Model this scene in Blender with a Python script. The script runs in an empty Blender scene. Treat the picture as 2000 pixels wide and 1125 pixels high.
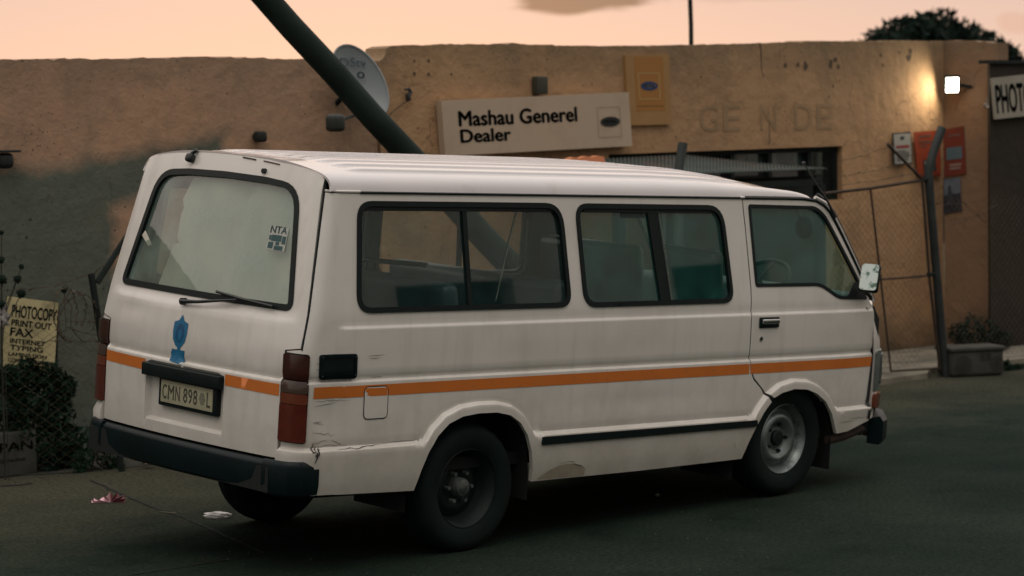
import bpy, bmesh, math, random
import numpy as np
from mathutils import Vector, Matrix
from mathutils.geometry import delaunay_2d_cdt
random.seed(7); rng = np.random.default_rng(7)
scn = bpy.context.scene
R = math.radians

# ------------------------------------------------------------------ camera
CAM = np.array([-8.62, -9.386, 2.168])
MW = np.array([[0.720, -0.694, -0.016], [-0.058, -0.037, -0.998], [0.692, 0.719, -0.067]])
MW[2] /= np.linalg.norm(MW[2]); MW[0] -= MW[2] * (MW[0] @ MW[2]); MW[0] /= np.linalg.norm(MW[0]); MW[1] = np.cross(MW[2], MW[0])
FPX = 5014.0
cd = bpy.data.cameras.new('camera'); cam = bpy.data.objects.new('camera', cd); scn.collection.objects.link(cam)
cam.matrix_world = Matrix([[MW[0][i], -MW[1][i], -MW[2][i], CAM[i]] for i in range(3)] + [[0, 0, 0, 1]])
cd.sensor_width = 36; cd.lens = FPX / 2000 * 36; cd.clip_start = .1; cd.clip_end = 2000
cd.dof.use_dof = True; cd.dof.focus_distance = 12.3; cd.dof.aperture_fstop = 3.2
scn.camera = cam

# ------------------------------------------------------------------ world: dusk sky
w = bpy.data.worlds.new('World'); scn.world = w; w.use_nodes = True
N, L = w.node_tree.nodes, w.node_tree.links
N.clear()
out = N.new('ShaderNodeOutputWorld'); bg = N.new('ShaderNodeBackground'); bg.inputs[1].default_value = 1.0
bg2 = N.new('ShaderNodeBackground'); bg2.inputs[1].default_value = .006
sky = N.new('ShaderNodeTexSky'); sky.sky_type = 'NISHITA'; sky.sun_disc = False
sky.sun_elevation = R(3); sky.sun_rotation = R(40)
add = N.new('ShaderNodeAddShader')
geo = N.new('ShaderNodeTexCoord'); sep = N.new('ShaderNodeSeparateXYZ'); L.new(geo.outputs['Generated'], sep.inputs[0])
ramp = N.new('ShaderNodeValToRGB'); L.new(sep.outputs['Z'], ramp.inputs[0])
e = ramp.color_ramp.elements
e[0].position = 0.0; e[0].color = (.73, .53, .41, 1)
e[1].position = 1.0; e[1].color = (1.20, 1.12, 1.08, 1)
for pos, c in ((.02, (.68, .49, .405, 1)), (.045, (.64, .465, .41, 1)), (.25, (.90, .75, .66, 1)), (.6, (1.05, .97, .92, 1))):
    q = e.new(pos); q.color = c
# the half of the sky away from the afterglow is dimmer and cooler
ramp2 = N.new('ShaderNodeValToRGB'); L.new(sep.outputs['Z'], ramp2.inputs[0]); e = ramp2.color_ramp.elements
e[0].position = 0; e[0].color = (.20, .19, .18, 1); e[1].position = 1.0; e[1].color = (1.20, 1.12, 1.08, 1)
for pos, c in ((.25, (.26, .25, .24, 1)), (.6, (.60, .57, .54, 1))):
    q = e.new(pos); q.color = c
dt_ = N.new('ShaderNodeVectorMath'); dt_.operation = 'DOT_PRODUCT'; L.new(geo.outputs['Generated'], dt_.inputs[0]); dt_.inputs[1].default_value = (.50, .86, 0)
az = N.new('ShaderNodeMapRange'); az.interpolation_type = 'SMOOTHSTEP'; L.new(dt_.outputs['Value'], az.inputs[0]); az.inputs[1].default_value = -.5; az.inputs[2].default_value = .6
skymix = N.new('ShaderNodeMixRGB'); L.new(az.outputs[0], skymix.inputs[0]); L.new(ramp2.outputs[0], skymix.inputs[1]); L.new(ramp.outputs[0], skymix.inputs[2])
# clouds: low dark streaks near the horizon
mp = N.new('ShaderNodeMapping'); mp.inputs['Scale'].default_value = (16, 16, 130); L.new(geo.outputs['Generated'], mp.inputs[0])
nz = N.new('ShaderNodeTexNoise'); nz.inputs['Scale'].default_value = 1.0; nz.inputs['Detail'].default_value = 6; L.new(mp.outputs[0], nz.inputs[0])
mask = N.new('ShaderNodeValToRGB'); L.new(nz.outputs['Fac'], mask.inputs[0])
mask.color_ramp.elements[0].position = .42; mask.color_ramp.elements[1].position = .55
def direction_mask(u, v, ru, rv):
    d = MW.T @ np.array([(u - 1000) / FPX, (v - 562.5) / FPX, 1.]); d /= np.linalg.norm(d)
    tx = np.array([-d[1], d[0], 0]); tx /= np.linalg.norm(tx)
    s = N.new('ShaderNodeVectorMath'); s.operation = 'SUBTRACT'; L.new(geo.outputs['Generated'], s.inputs[0]); s.inputs[1].default_value = tuple(d)
    a = N.new('ShaderNodeVectorMath'); a.operation = 'DOT_PRODUCT'; L.new(s.outputs[0], a.inputs[0]); a.inputs[1].default_value = tuple(tx * FPX / ru)
    b = N.new('ShaderNodeVectorMath'); b.operation = 'DOT_PRODUCT'; L.new(s.outputs[0], b.inputs[0]); b.inputs[1].default_value = (0, 0, FPX / rv)
    def mth(op, x, y):
        m = N.new('ShaderNodeMath'); m.operation = op
        for i, k in enumerate((x, y)):
            if isinstance(k, (int, float)): m.inputs[i].default_value = k
            else: L.new(k, m.inputs[i])
        return m.outputs[0]
    r2 = mth('ADD', mth('MULTIPLY', a.outputs['Value'], a.outputs['Value']), mth('MULTIPLY', b.outputs['Value'], b.outputs['Value']))
    r2 = mth('ADD', r2, mth('MULTIPLY', mth('SUBTRACT', nz.outputs['Fac'], .5), 5.5))
    m = N.new('ShaderNodeMapRange'); L.new(r2, m.inputs[0]); m.inputs[1].default_value = .95; m.inputs[2].default_value = .45
    m.inputs[3].default_value = 0; m.inputs[4].default_value = 1
    return m.outputs[0]
mx = skymix.outputs[0]
for (u, v, ru, rv, c) in ((1165, 4, 190, 26, (.17, .135, .135, 1)), (1430, -6, 160, 12, (.5, .36, .33, 1)), (1990, 55, 40, 35, (.62, .42, .35, 1))):
    m = N.new('ShaderNodeMixRGB'); L.new(direction_mask(u, v, ru, rv), m.inputs[0]); L.new(mx, m.inputs[1]); m.inputs[2].default_value = c; mx = m.outputs[0]
L.new(mx, bg.inputs[0]); L.new(sky.outputs[0], bg2.inputs[0])
L.new(bg.outputs[0], add.inputs[0]); L.new(bg2.outputs[0], add.inputs[1]); L.new(add.outputs[0], out.inputs[0])

# sun already at the horizon: only a very soft, weak lamp remains
sl = bpy.data.lights.new('sun', 'SUN'); sl.energy = .3; sl.angle = R(25); sl.color = (1, .86, .78)
sun = bpy.data.objects.new('sun', sl); scn.collection.objects.link(sun)
sun.rotation_euler = Vector((.55, .45, -.85)).to_track_quat('-Z', 'Y').to_euler()
scn.view_settings.view_transform = 'Standard'; scn.view_settings.look = 'None'; scn.view_settings.exposure = 0.12; scn.view_settings.gamma = 1

# ------------------------------------------------------------------ helpers
def lin(c):
    return tuple(((x / 255) / 12.92 if x / 255 <= .04045 else ((x / 255 + .055) / 1.055) ** 2.4) for x in c)
MATS = {}
def mat(name, col, rough=.6, metal=0., var=.0, vs=4., bump=0., bs=40., spec=.5, coat=0., emit=None, es=0., dirt_or_reflection=None, ds=2., dt=(.5, .7), alpha=None):
    m = bpy.data.materials.new(name); m.use_nodes = True; n, l = m.node_tree.nodes, m.node_tree.links
    p = n['Principled BSDF']; p.inputs['Roughness'].default_value = rough; p.inputs['Metallic'].default_value = metal
    p.inputs['Specular IOR Level'].default_value = spec; p.inputs['Coat Weight'].default_value = coat; p.inputs['Coat Roughness'].default_value = .12
    tc = n.new('ShaderNodeTexCoord'); c = None
    rgb = n.new('ShaderNodeRGB'); rgb.outputs[0].default_value = (*col, 1); c = rgb.outputs[0]
    if var:
        t = n.new('ShaderNodeTexNoise'); t.inputs['Scale'].default_value = vs; t.inputs['Detail'].default_value = 8; l.new(tc.outputs['Object'], t.inputs[0])
        r = n.new('ShaderNodeMapRange'); l.new(t.outputs['Fac'], r.inputs[0]); r.inputs[1].default_value = .25; r.inputs[2].default_value = .75
        r.inputs[3].default_value = 1 - var; r.inputs[4].default_value = 1 + var
        h = n.new('ShaderNodeVectorMath'); h.operation = 'SCALE'; l.new(c, h.inputs[0]); l.new(r.outputs[0], h.inputs['Scale']); c = h.outputs[0]
    if dirt_or_reflection:
        t = n.new('ShaderNodeTexNoise'); t.inputs['Scale'].default_value = ds; t.inputs['Detail'].default_value = 10; t.inputs['Roughness'].default_value = .65; l.new(tc.outputs['Object'], t.inputs[0])
        r = n.new('ShaderNodeMapRange'); l.new(t.outputs['Fac'], r.inputs[0]); r.inputs[1].default_value = dt[0]; r.inputs[2].default_value = dt[1]
        mm = n.new('ShaderNodeMixRGB'); l.new(r.outputs[0], mm.inputs[0]); l.new(c, mm.inputs[1]); mm.inputs[2].default_value = (*dirt_or_reflection, 1); c = mm.outputs[0]
    l.new(c, p.inputs['Base Color'])
    if bump:
        t = n.new('ShaderNodeTexNoise'); t.inputs['Scale'].default_value = bs; t.inputs['Detail'].default_value = 6; l.new(tc.outputs['Object'], t.inputs[0])
        b = n.new('ShaderNodeBump'); b.inputs['Strength'].default_value = 1; b.inputs['Distance'].default_value = bump; l.new(t.outputs['Fac'], b.inputs['Height']); l.new(b.outputs[0], p.inputs['Normal'])
    if emit: p.inputs['Emission Color'].default_value = (*emit, 1); p.inputs['Emission Strength'].default_value = es
    MATS[name] = m; return m
def glass_mat(name, tint, refl=1.0, rough=.02, haze=0., hazecol=(.5, .5, .5)):
    m = bpy.data.materials.new(name); m.use_nodes = True; n, l = m.node_tree.nodes, m.node_tree.links
    n.clear(); o = n.new('ShaderNodeOutputMaterial'); t = n.new('ShaderNodeBsdfTransparent'); t.inputs[0].default_value = (*tint, 1)
    g = n.new('ShaderNodeBsdfGlossy'); g.inputs['Roughness'].default_value = rough; g.inputs[0].default_value = (refl, refl, refl, 1)
    lw = n.new('ShaderNodeLayerWeight'); pw_ = n.new('ShaderNodeMath'); pw_.operation = 'POWER'; l.new(lw.outputs['Facing'], pw_.inputs[0]); pw_.inputs[1].default_value = 5
    f = n.new('ShaderNodeMath'); f.operation = 'MULTIPLY_ADD'; l.new(pw_.outputs[0], f.inputs[0]); f.inputs[1].default_value = .92; f.inputs[2].default_value = .09; lw.inputs[0].default_value = .5
    s = n.new('ShaderNodeMixShader'); l.new(f.outputs[0], s.inputs[0])
    base = t.outputs[0]
    if haze:
        d = n.new('ShaderNodeBsdfDiffuse'); d.inputs[0].default_value = (*hazecol, 1)
        tc = n.new('ShaderNodeTexCoord'); tx = n.new('ShaderNodeTexNoise'); tx.inputs['Scale'].default_value = 5; tx.inputs['Detail'].default_value = 6; l.new(tc.outputs['Object'], tx.inputs[0])
        r = n.new('ShaderNodeMapRange'); l.new(tx.outputs['Fac'], r.inputs[0]); r.inputs[1].default_value = .3; r.inputs[2].default_value = .7; r.inputs[3].default_value = haze * .4; r.inputs[4].default_value = haze * 1.4
        s2 = n.new('ShaderNodeMixShader'); l.new(r.outputs[0], s2.inputs[0]); l.new(base, s2.inputs[1]); l.new(d.outputs[0], s2.inputs[2]); base = s2.outputs[0]
    l.new(base, s.inputs[1]); l.new(g.outputs[0], s.inputs[2]); l.new(s.outputs[0], o.inputs[0])
    MATS[name] = m; return m

def link(name, me, m=None, parent=None, smooth=None):
    o = bpy.data.objects.new(name, me); scn.collection.objects.link(o)
    if m is not None:
        for k in (m if isinstance(m, (list, tuple)) else [m]): me.materials.append(k)
    if parent is not None: o.parent = parent
    if smooth is not None:
        for p in me.polygons: p.use_smooth = True
        me.set_sharp_from_angle(angle=R(smooth))
    return o
def tag(o, label=None, cat=None, group=None, kind=None):
    if label: o['label'] = label
    if cat: o['category'] = cat
    if group: o['group'] = group
    if kind: o['kind'] = kind
    return o
def empty(name, loc=(0, 0, 0)):
    o = bpy.data.objects.new(name, None); scn.collection.objects.link(o); o.location = loc; o.empty_display_size = .1; return o

class MB:
    """collects shapes into one mesh"""
    def __init__(s): s.v = []; s.f = []; s.mi = []
    def add(s, vs, fs, mi=0):
        b = len(s.v); s.v += [tuple(map(float, q)) for q in vs]; s.f += [tuple(b + i for i in f) for f in fs]; s.mi += [mi] * len(fs); return s
    def box(s, c, d, rot=None, mi=0, bev=0.):
        x, y, z = [k / 2 for k in d]
        if bev:
            bm = bmesh.new(); bmesh.ops.create_cube(bm, size=1)
            for v in bm.verts: v.co = Vector((v.co.x * d[0], v.co.y * d[1], v.co.z * d[2]))
            bmesh.ops.bevel(bm, geom=bm.edges[:] + bm.verts[:], offset=bev, segments=3, affect='EDGES', profile=.5)
            vs = [Vector(v.co) for v in bm.verts]; fs = [[v.index for v in f.verts] for f in bm.faces]; bm.free()
        else:
            vs = [Vector((i * x, j * y, k * z)) for i in (-1, 1) for j in (-1, 1) for k in (-1, 1)]
            fs = [(0, 1, 3, 2), (4, 6, 7, 5), (0, 4, 5, 1), (2, 3, 7, 6), (0, 2, 6, 4), (1, 5, 7, 3)]
        if rot is not None: vs = [rot @ v for v in vs]
        return s.add([v + Vector(c) for v in vs], fs, mi)
    def tube(s, pts, r, n=8, mi=0, cap=True, rs=None):
        pts = [Vector(p) for p in pts]; rings = []; up = None; vs = []
        for i, p in enumerate(pts):
            t = (pts[min(i + 1, len(pts) - 1)] - pts[max(i - 1, 0)]).normalized()
            if up is None: up = t.orthogonal().normalized()
            up = (up - t * up.dot(t)); up = up.normalized() if up.length > 1e-6 else t.orthogonal().normalized()
            sd = t.cross(up); rr = rs[i] if rs else r
            vs += [p + (up * math.cos(2 * math.pi * k / n) + sd * math.sin(2 * math.pi * k / n)) * rr for k in range(n)]
        fs = [(i * n + k, i * n + (k + 1) % n, (i + 1) * n + (k + 1) % n, (i + 1) * n + k) for i in range(len(pts) - 1) for k in range(n)]
        if cap: fs += [tuple(range(n))[::-1], tuple((len(pts) - 1) * n + k for k in range(n))]
        return s.add(vs, fs, mi)
    def lathe(s, prof, c, axis='y', n=48, mi=0):
        """prof: list of (radius, along)"""
        vs = []
        for r, a in prof:
            for k in range(n):
                t = 2 * math.pi * k / n
                if axis == 'y': vs.append((c[0] + r * math.cos(t), c[1] + a, c[2] + r * math.sin(t)))
                elif axis == 'z': vs.append((c[0] + r * math.cos(t), c[1] + r * math.sin(t), c[2] + a))
                else: vs.append((c[0] + a, c[1] + r * math.cos(t), c[2] + r * math.sin(t)))
        fs = [(i * n + k, i * n + (k + 1) % n, (i + 1) * n + (k + 1) % n, (i + 1) * n + k) for i in range(len(prof) - 1) for k in range(n)]
        return s.add(vs, fs, mi)
    def prism(s, poly, y0, y1, mi=0, plane='xz'):
        n = len(poly)
        f = {'xz': lambda a, b, y: (a, y, b), 'xy': lambda a, b, y: (a, b, y), 'yz': lambda a, b, y: (y, a, b)}[plane]
        vs = [f(a, b, y0) for a, b in poly] + [f(a, b, y1) for a, b in poly]
        fs = [tuple(range(n)), tuple(range(n, 2 * n))[::-1]] + [(i, i + n, (i + 1) % n + n, (i + 1) % n) for i in range(n)]
        return s.add(vs, fs, mi)
    def build(s, name, m, parent=None, smooth=None, fix=True):
        me = bpy.data.meshes.new(name); me.from_pydata(s.v, [], s.f); me.update()
        if any(s.mi): 
            for p, k in zip(me.polygons, s.mi): p.material_index = k
        if fix:
            bm = bmesh.new(); bm.from_mesh(me); bmesh.ops.recalc_face_normals(bm, faces=bm.faces[:]); bm.to_mesh(me); bm.free()
        return link(name, me, m, parent, smooth)

def sm(a, b, t):
    x = np.clip((np.asarray(t, float) - a) / (b - a), 0, 1); return x * x * (3 - 2 * x)
def inside(poly, P):
    poly = np.asarray(poly, float); P = np.asarray(P, float); r = np.zeros(len(P), bool); n = len(poly); j = n - 1
    for i in range(n):
        xi, yi = poly[i]; xj, yj = poly[j]
        c = ((yi > P[:, 1]) != (yj > P[:, 1])) & (P[:, 0] < (xj - xi) * (P[:, 1] - yi) / (yj - yi + 1e-15) + xi)
        r ^= c; j = i
    return r
def pdist(poly, P, closed=True):
    poly = np.asarray(poly, float); d = np.full(len(P), 1e9); n = len(poly)
    for i in range(n if closed else n - 1):
        a = poly[i]; b = poly[(i + 1) % n]; ab = b - a; t = np.clip(((P - a) @ ab) / (ab @ ab + 1e-15), 0, 1)
        d = np.minimum(d, np.linalg.norm(P - (a + t[:, None] * ab), axis=1))
    return d
def dense(poly, sp):
    o = []
    for i in range(len(poly)):
        a = np.array(poly[i], float); b = np.array(poly[(i + 1) % len(poly)], float); k = max(1, int(math.ceil(np.linalg.norm(b - a) / sp)))
        o += [a + (b - a) * t / k for t in range(k)]
    return np.array(o)
def rr(poly, r, n=6):
    """round the corners of a polygon (r scalar or list)"""
    o = []; m = len(poly)
    for i in range(m):
        p = np.array(poly[i], float); a = np.array(poly[i - 1], float) - p; b = np.array(poly[(i + 1) % m], float) - p
        ri = r[i] if isinstance(r, (list, tuple)) else r
        la, lb = np.linalg.norm(a), np.linalg.norm(b); a /= la; b /= lb; t = min(ri, la * .49, lb * .49)
        if ri <= 0: o.append(tuple(p)); continue
        for k in range(n + 1):
            s_ = k / n; o.append(tuple((p + a * t) * (1 - s_) ** 2 + 2 * p * s_ * (1 - s_) + (p + b * t) * s_ ** 2))
    return o
def inset(poly, d):
    """move each vertex of a (ccw or cw) polygon inwards by d"""
    P = np.array(poly, float); n = len(P); A = 0.5 * sum(P[i][0] * P[(i + 1) % n][1] - P[(i + 1) % n][0] * P[i][1] for i in range(n)); sg = 1 if A > 0 else -1
    o = []
    for i in range(n):
        t = P[(i + 1) % n] - P[i - 1]; t /= np.linalg.norm(t) + 1e-12; o.append(tuple(P[i] + sg * d * np.array([-t[1], t[0]])))
    return o
def panel(name, outer, holes, fmap, sp, m, parent=None, depth=.015, off=0., smooth=40, mb=None, mi=0, jitter=0., extra=None):
    loops = [dense(outer, sp)] + [dense(h, sp) for h in holes]
    P = np.concatenate(loops); E = []; b = 0
    for l in loops:
        n = len(l); E += [(b + i, b + (i + 1) % n) for i in range(n)]; b += n
    lo = P.min(0); hi = P.max(0)
    gx = np.arange(lo[0] + sp / 2, hi[0], sp); gy = np.arange(lo[1] + sp / 2, hi[1], sp)
    if len(gx) and len(gy):
        G = np.array(np.meshgrid(gx, gy)).reshape(2, -1).T
        if jitter: G = G + rng.uniform(-jitter, jitter, G.shape) * sp
        k = inside(loops[0], G) & (pdist(loops[0], G) > sp * .45)
        for h in loops[1:]: k &= ~inside(h, G) & (pdist(h, G) > sp * .45)
        G = G[k]
        if extra is not None:
            X = np.asarray(extra, float); kx = inside(loops[0], X) & (pdist(loops[0], X) > .003)
            for h in loops[1:]: kx &= ~inside(h, X) & (pdist(h, X) > .003)
            X = X[kx]
            near = np.array([((X - g_) ** 2).sum(1).min() < (sp * .75) ** 2 for g_ in G]) if len(X) else np.zeros(len(G), bool)
            G = np.concatenate([G[~near], X])
        P = np.concatenate([P, G])
    vs, es, fs, *_ = delaunay_2d_cdt([Vector(p) for p in P], E, [], 0, 1e-6, False)
    V = np.array([tuple(v) for v in vs]); F = np.array([list(f) for f in fs])
    c = V[F].mean(1); k = inside(loops[0], c)
    for h in loops[1:]: k &= ~inside(h, c)
    F = F[k]
    ep = 1e-4
    A = fmap(V[:, 0], V[:, 1]); U = fmap(V[:, 0] + ep, V[:, 1]) - A; W_ = fmap(V[:, 0], V[:, 1] + ep) - A
    nn = np.cross(U, W_); nn /= np.linalg.norm(nn, axis=1)[:, None] + 1e-12
    if getattr(fmap, 'flip', False): nn = -nn
    A = A + nn * off
    bm = bmesh.new(); bv = [bm.verts.new(tuple(a)) for a in A]; bm.verts.ensure_lookup_table()
    for f in F:
        try: bm.faces.new([bv[i] for i in (f[::-1] if getattr(fmap, 'flip', False) else f)])
        except ValueError: pass
    for v in [v for v in bm.verts if not v.link_faces]: bm.verts.remove(v)
    if depth:
        idx = {v: i for i, v in enumerate(bv) if v.is_valid}
        be = [e_ for e_ in bm.edges if len(e_.link_faces) == 1]
        for e_ in be: e_.smooth = False
        r_ = bmesh.ops.extrude_edge_only(bm, edges=be)
        # move extruded verts inwards
        newv = [g for g in r_['geom'] if isinstance(g, bmesh.types.BMVert)]
        for v in newv:
            o_ = None
            for e_ in v.link_edges:
                q = e_.other_vert(v)
                if q in idx and (q.co - v.co).length < 1e-7: o_ = q; break
            if o_ is not None: v.co = v.co - Vector(nn[idx[o_]]) * depth
    bm.normal_update()
    me = bpy.data.meshes.new(name); bm.to_mesh(me); bm.free()
    if mb is not None:
        mb.add([tuple(v.co) for v in me.vertices], [tuple(p.vertices) for p in me.polygons], mi); bpy.data.meshes.remove(me); return None
    return link(name, me, m, parent, smooth)
def text_geo(body, bold=0., spacing=1., extrude=0.):
    c = bpy.data.curves.new('t', 'FONT'); c.body = body; c.offset = 0; c.space_character = spacing; c.resolution_u = 4; c.extrude = extrude
    o = bpy.data.objects.new('t', c); scn.collection.objects.link(o)
    dg = bpy.context.evaluated_depsgraph_get(); dg.update(); me = bpy.data.meshes.new_from_object(o.evaluated_get(dg))
    v = np.array([tuple(q.co) for q in me.vertices]); f = [tuple(p.vertices) for p in me.polygons]
    bpy.data.objects.remove(o); bpy.data.curves.remove(c); bpy.data.meshes.remove(me)
    if bold:
        n0 = len(v); sh_ = [(-1, 0), (1, 0), (0, -.7), (0, .7), (0, 0)]; f = [tuple(i + k * n0 for i in q) for k in range(5) for q in f]
        v = np.concatenate([v + np.array([a * bold, b * bold, 0]) for a, b in sh_])
    lo = v.min(0); hi = v.max(0); v[:, 0] = (v[:, 0] - lo[0]) / (hi[0] - lo[0]); v[:, 1] = (v[:, 1] - lo[1]) / (hi[1] - lo[1]); return v, f
def put_text(mb, body, fmap, x0, y0, wd, ht, bold=0., shear=0., rot=0., mi=0):
    """text fitted in the box (x0,y0)-(x0+wd,y0+ht) of the surface map fmap(x,y)->3d array"""
    v, f = text_geo(body, bold); x = v[:, 0] * wd; y = v[:, 1] * ht; x = x + y * shear
    c, s_ = math.cos(rot), math.sin(rot); X = x0 + x * c - y * s_; Y = y0 + x * s_ + y * c
    mb.add(fmap(X, Y), f, mi)
def plane_map(o, ux, uy, off=0.):
    o, ux, uy = map(lambda q: np.array(q, float), (o, ux, uy)); n = np.cross(ux, uy); n /= np.linalg.norm(n)
    def f(a, b):
        a = np.asarray(a, float); b = np.asarray(b, float)
        return o + a[..., None] * ux + b[..., None] * uy + n * off
    return f
def ray(u, v):
    return MW.T @ np.array([(u - 1000) / FPX, (v - 562.5) / FPX, 1.])
def at(u, v, y):      # where a line of sight meets the vertical plane y = const
    d = ray(u, v); t = (y - CAM[1]) / d[1]; return CAM + t * d
def gnd(u, v, z=0.):
    d = ray(u, v); t = (z - CAM[2]) / d[2]; return CAM + t * d

# ------------------------------------------------------------------ materials
paint = mat('white_paint', (.72, .685, .625), .34, var=.05, vs=1.6, bump=.0008, bs=4, coat=.5, dirt_or_reflection=(.50, .45, .38), ds=1.4, dt=(.50, .95))
def add_grime(m, z0, z1):
    n, l = m.node_tree.nodes, m.node_tree.links; p = n['Principled BSDF']; src = p.inputs['Base Color'].links[0].from_socket
    tc = n.new('ShaderNodeTexCoord'); sx = n.new('ShaderNodeSeparateXYZ'); l.new(tc.outputs['Object'], sx.inputs[0])
    t = n.new('ShaderNodeTexNoise'); t.inputs['Scale'].default_value = 6; t.inputs['Detail'].default_value = 10; t.inputs['Roughness'].default_value = .7; l.new(tc.outputs['Object'], t.inputs[0])
    a = n.new('ShaderNodeMath'); a.operation = 'MULTIPLY_ADD'; l.new(t.outputs['Fac'], a.inputs[0]); a.inputs[1].default_value = .5; l.new(sx.outputs['Z'], a.inputs[2])
    r = n.new('ShaderNodeMapRange'); l.new(a.outputs[0], r.inputs[0]); r.inputs[1].default_value = z1 + .25; r.inputs[2].default_value = z0 + .25; r.inputs[3].default_value = 0; r.inputs[4].default_value = .62
    x = n.new('ShaderNodeMixRGB'); l.new(r.outputs[0], x.inputs[0]); l.new(src, x.inputs[1]); x.inputs[2].default_value = (.30, .275, .215, 1); l.new(x.outputs[0], p.inputs['Base Color'])
    mp_ = n.new('ShaderNodeMapping'); mp_.inputs['Scale'].default_value = (9, 9, 1.1); l.new(tc.outputs['Object'], mp_.inputs[0]); t2 = n.new('ShaderNodeTexNoise'); t2.inputs['Scale'].default_value = 1.6; t2.inputs['Detail'].default_value = 6; l.new(mp_.outputs[0], t2.inputs[0])
    r2 = n.new('ShaderNodeMapRange'); l.new(t2.outputs['Fac'], r2.inputs[0]); r2.inputs[1].default_value = .52; r2.inputs[2].default_value = .75; r2.inputs[3].default_value = 0; r2.inputs[4].default_value = .35
    y = n.new('ShaderNodeMixRGB'); l.new(r2.outputs[0], y.inputs[0]); l.new(x.outputs[0], y.inputs[1]); y.inputs[2].default_value = (.52, .49, .42, 1); l.new(y.outputs[0], p.inputs['Base Color'])
add_grime(paint, .20, .62)
roofp = mat('roof_paint', (.60, .56, .55), .20, var=.04, vs=3, coat=1., dirt_or_reflection=(.40, .36, .33), ds=5, dt=(.62, .95))
rubber = mat('black_rubber', (.003, .009, .009), .5, spec=.25, var=.2, vs=12)
bumperm = mat('bumper_plastic', (.002, .009, .010), .42, spec=.22, var=.35, vs=5, bump=.0015, bs=30)
tyrem = mat('tyre_rubber', (.0035, .0095, .008), .8, spec=.2, var=.3, vs=10, bump=.001, bs=60)
steel = mat('wheel_steel', (.20, .23, .22), .36, .6, var=.3, vs=9, dirt_or_reflection=(.03, .025, .02), ds=8)
darksteel = mat('dark_wheel_steel', (.008, .014, .014), .6, .1, spec=.3, var=.3, vs=9)
chrome = mat('chrome', (.6, .6, .58), .2, 1., var=.1)
mirrorm = mat('mirror_glass', (.55, .60, .55), .04, 1., dirt_or_reflection=(.10, .16, .12), ds=16, dt=(.48, .56))  # blotchy second tone paints reflection variation into the mirror colour
orange = mat('orange_tape', (.60, .165, .022), .5, var=.06, vs=9, dirt_or_reflection=(.42, .14, .04), ds=22, dt=(.55, .85))
interior = mat('interior_trim', (.045, .06, .06), .7, var=.15)
seatb = mat('seat_black_vinyl', (.008, .014, .014), .35, bump=.002, bs=25)
seatm = mat('seat_vinyl', (.035, .065, .068), .38, var=.25, vs=5, bump=.002, bs=25)
under = mat('underbody', (.006, .008, .008), .9)
redl = mat('red_lens', (.095, .016, .009), .15, coat=.5, var=.2, vs=20)
dredl = mat('dark_red_lens', (.045, .012, .008), .2, coat=.5, var=.2, vs=20)
oral = mat('amber_lens', (.15, .038, .018), .15, coat=.5)
clrl = mat('clear_lens', (.07, .045, .034), .12, coat=.5)
bluem = mat('blue_vinyl', (.006, .13, .26), .45)
dbluem = mat('dark_blue_vinyl', (.004, .07, .17), .45)
platem = mat('plate_yellow', (.42, .40, .27), .4, var=.12, vs=12)
platei = mat('plate_ink', (.20, .195, .14), .5)
blackm = mat('black_paint', (.008, .012, .012), .5)
glass = glass_mat('window_glass', (.90, .96, .93), 1., haze=.15, hazecol=(.05, .15, .14))
glassg = glass_mat('green_window_glass', (.66, .90, .82), 1., haze=.20, hazecol=(.05, .26, .22))
glassr = glass_mat('rear_glass', (.80, .88, .84), 1., haze=.42, hazecol=(.26, .36, .31))
sheetm = mat('white_sheet', (.80, .74, .63), .8, var=.12, vs=2.5)
rust = mat('rusty_steel', (.045, .028, .020), .8, var=.5, vs=10)
stainm = mat('bare_filler', (.26, .23, .17), .8, var=.25, vs=9)

# ------------------------------------------------------------------ the minibus
BODY = np.array([[.999, 0, .043], [.003, .998, -.062], [-.043, .062, .997]]); OB = np.array([0, -.77, -.11])
van = empty('minibus'); T = -BODY @ OB
van.matrix_world = Matrix([list(BODY[i]) + [T[i]] for i in range(3)] + [[0, 0, 0, 1]])
tag(van, 'white minibus with an orange stripe, corrugated roof and black rear bumper at the roadside', 'minibus')

zz = np.linspace(-.1, 2.0, 421)
def smooth_tab(xs, ys, sg):
    y = np.interp(zz, xs, ys); k = np.exp(-.5 * (np.arange(-40, 41) * .005 / sg) ** 2); k /= k.sum()
    return np.convolve(np.pad(y, 40, mode='edge'), k, mode='valid')
HW = smooth_tab([.0, .2, .30, .45, .95, 1.1, 1.58, 1.68, 1.74], [.79, .812, .826, .835, .838, .833, .765, .752, .732], .02)
XR = smooth_tab([.3, .92, 1.73, 1.85], [-1.105, -1.105, -.93, -.89], .04)
def hw(z): return np.interp(z, zz, HW)
def xrr(z): return np.interp(z, zz, XR)
RC = .07
archR = [(-.40, .12), (-.396, .235), (-.365, .33), (-.324, .422), (-.27, .50), (-.202, .556), (-.11, .588), (0, .598), (.12, .596), (.217, .577), (.29, .535), (.345, .47), (.385, .38), (.405, .29), (.409, .225), (.41, .12)]
archF = [(2.02, .12), (2.035, .241), (2.075, .33), (2.128, .418), (2.18, .492), (2.24, .55), (2.33, .598), (2.435, .615), (2.55, .607), (2.64, .578), (2.72, .53), (2.785, .455), (2.83, .37), (2.846, .325), (2.85, .12)]
def scale_arch(a, k):
    a = np.array(a); n = len(a); o = []
    for i in range(n):
        t = a[min(i + 1, n - 1)] - a[max(i - 1, 0)]; t /= np.linalg.norm(t); o.append(a[i] + k * np.array([-t[1], t[0]]))
    return np.array(o)
archRo, archFo = scale_arch(archR, .052), scale_arch(archF, .052)
def sdf(poly, P): d = pdist(poly, P); return np.where(inside(poly, P), -d, d)
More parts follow.
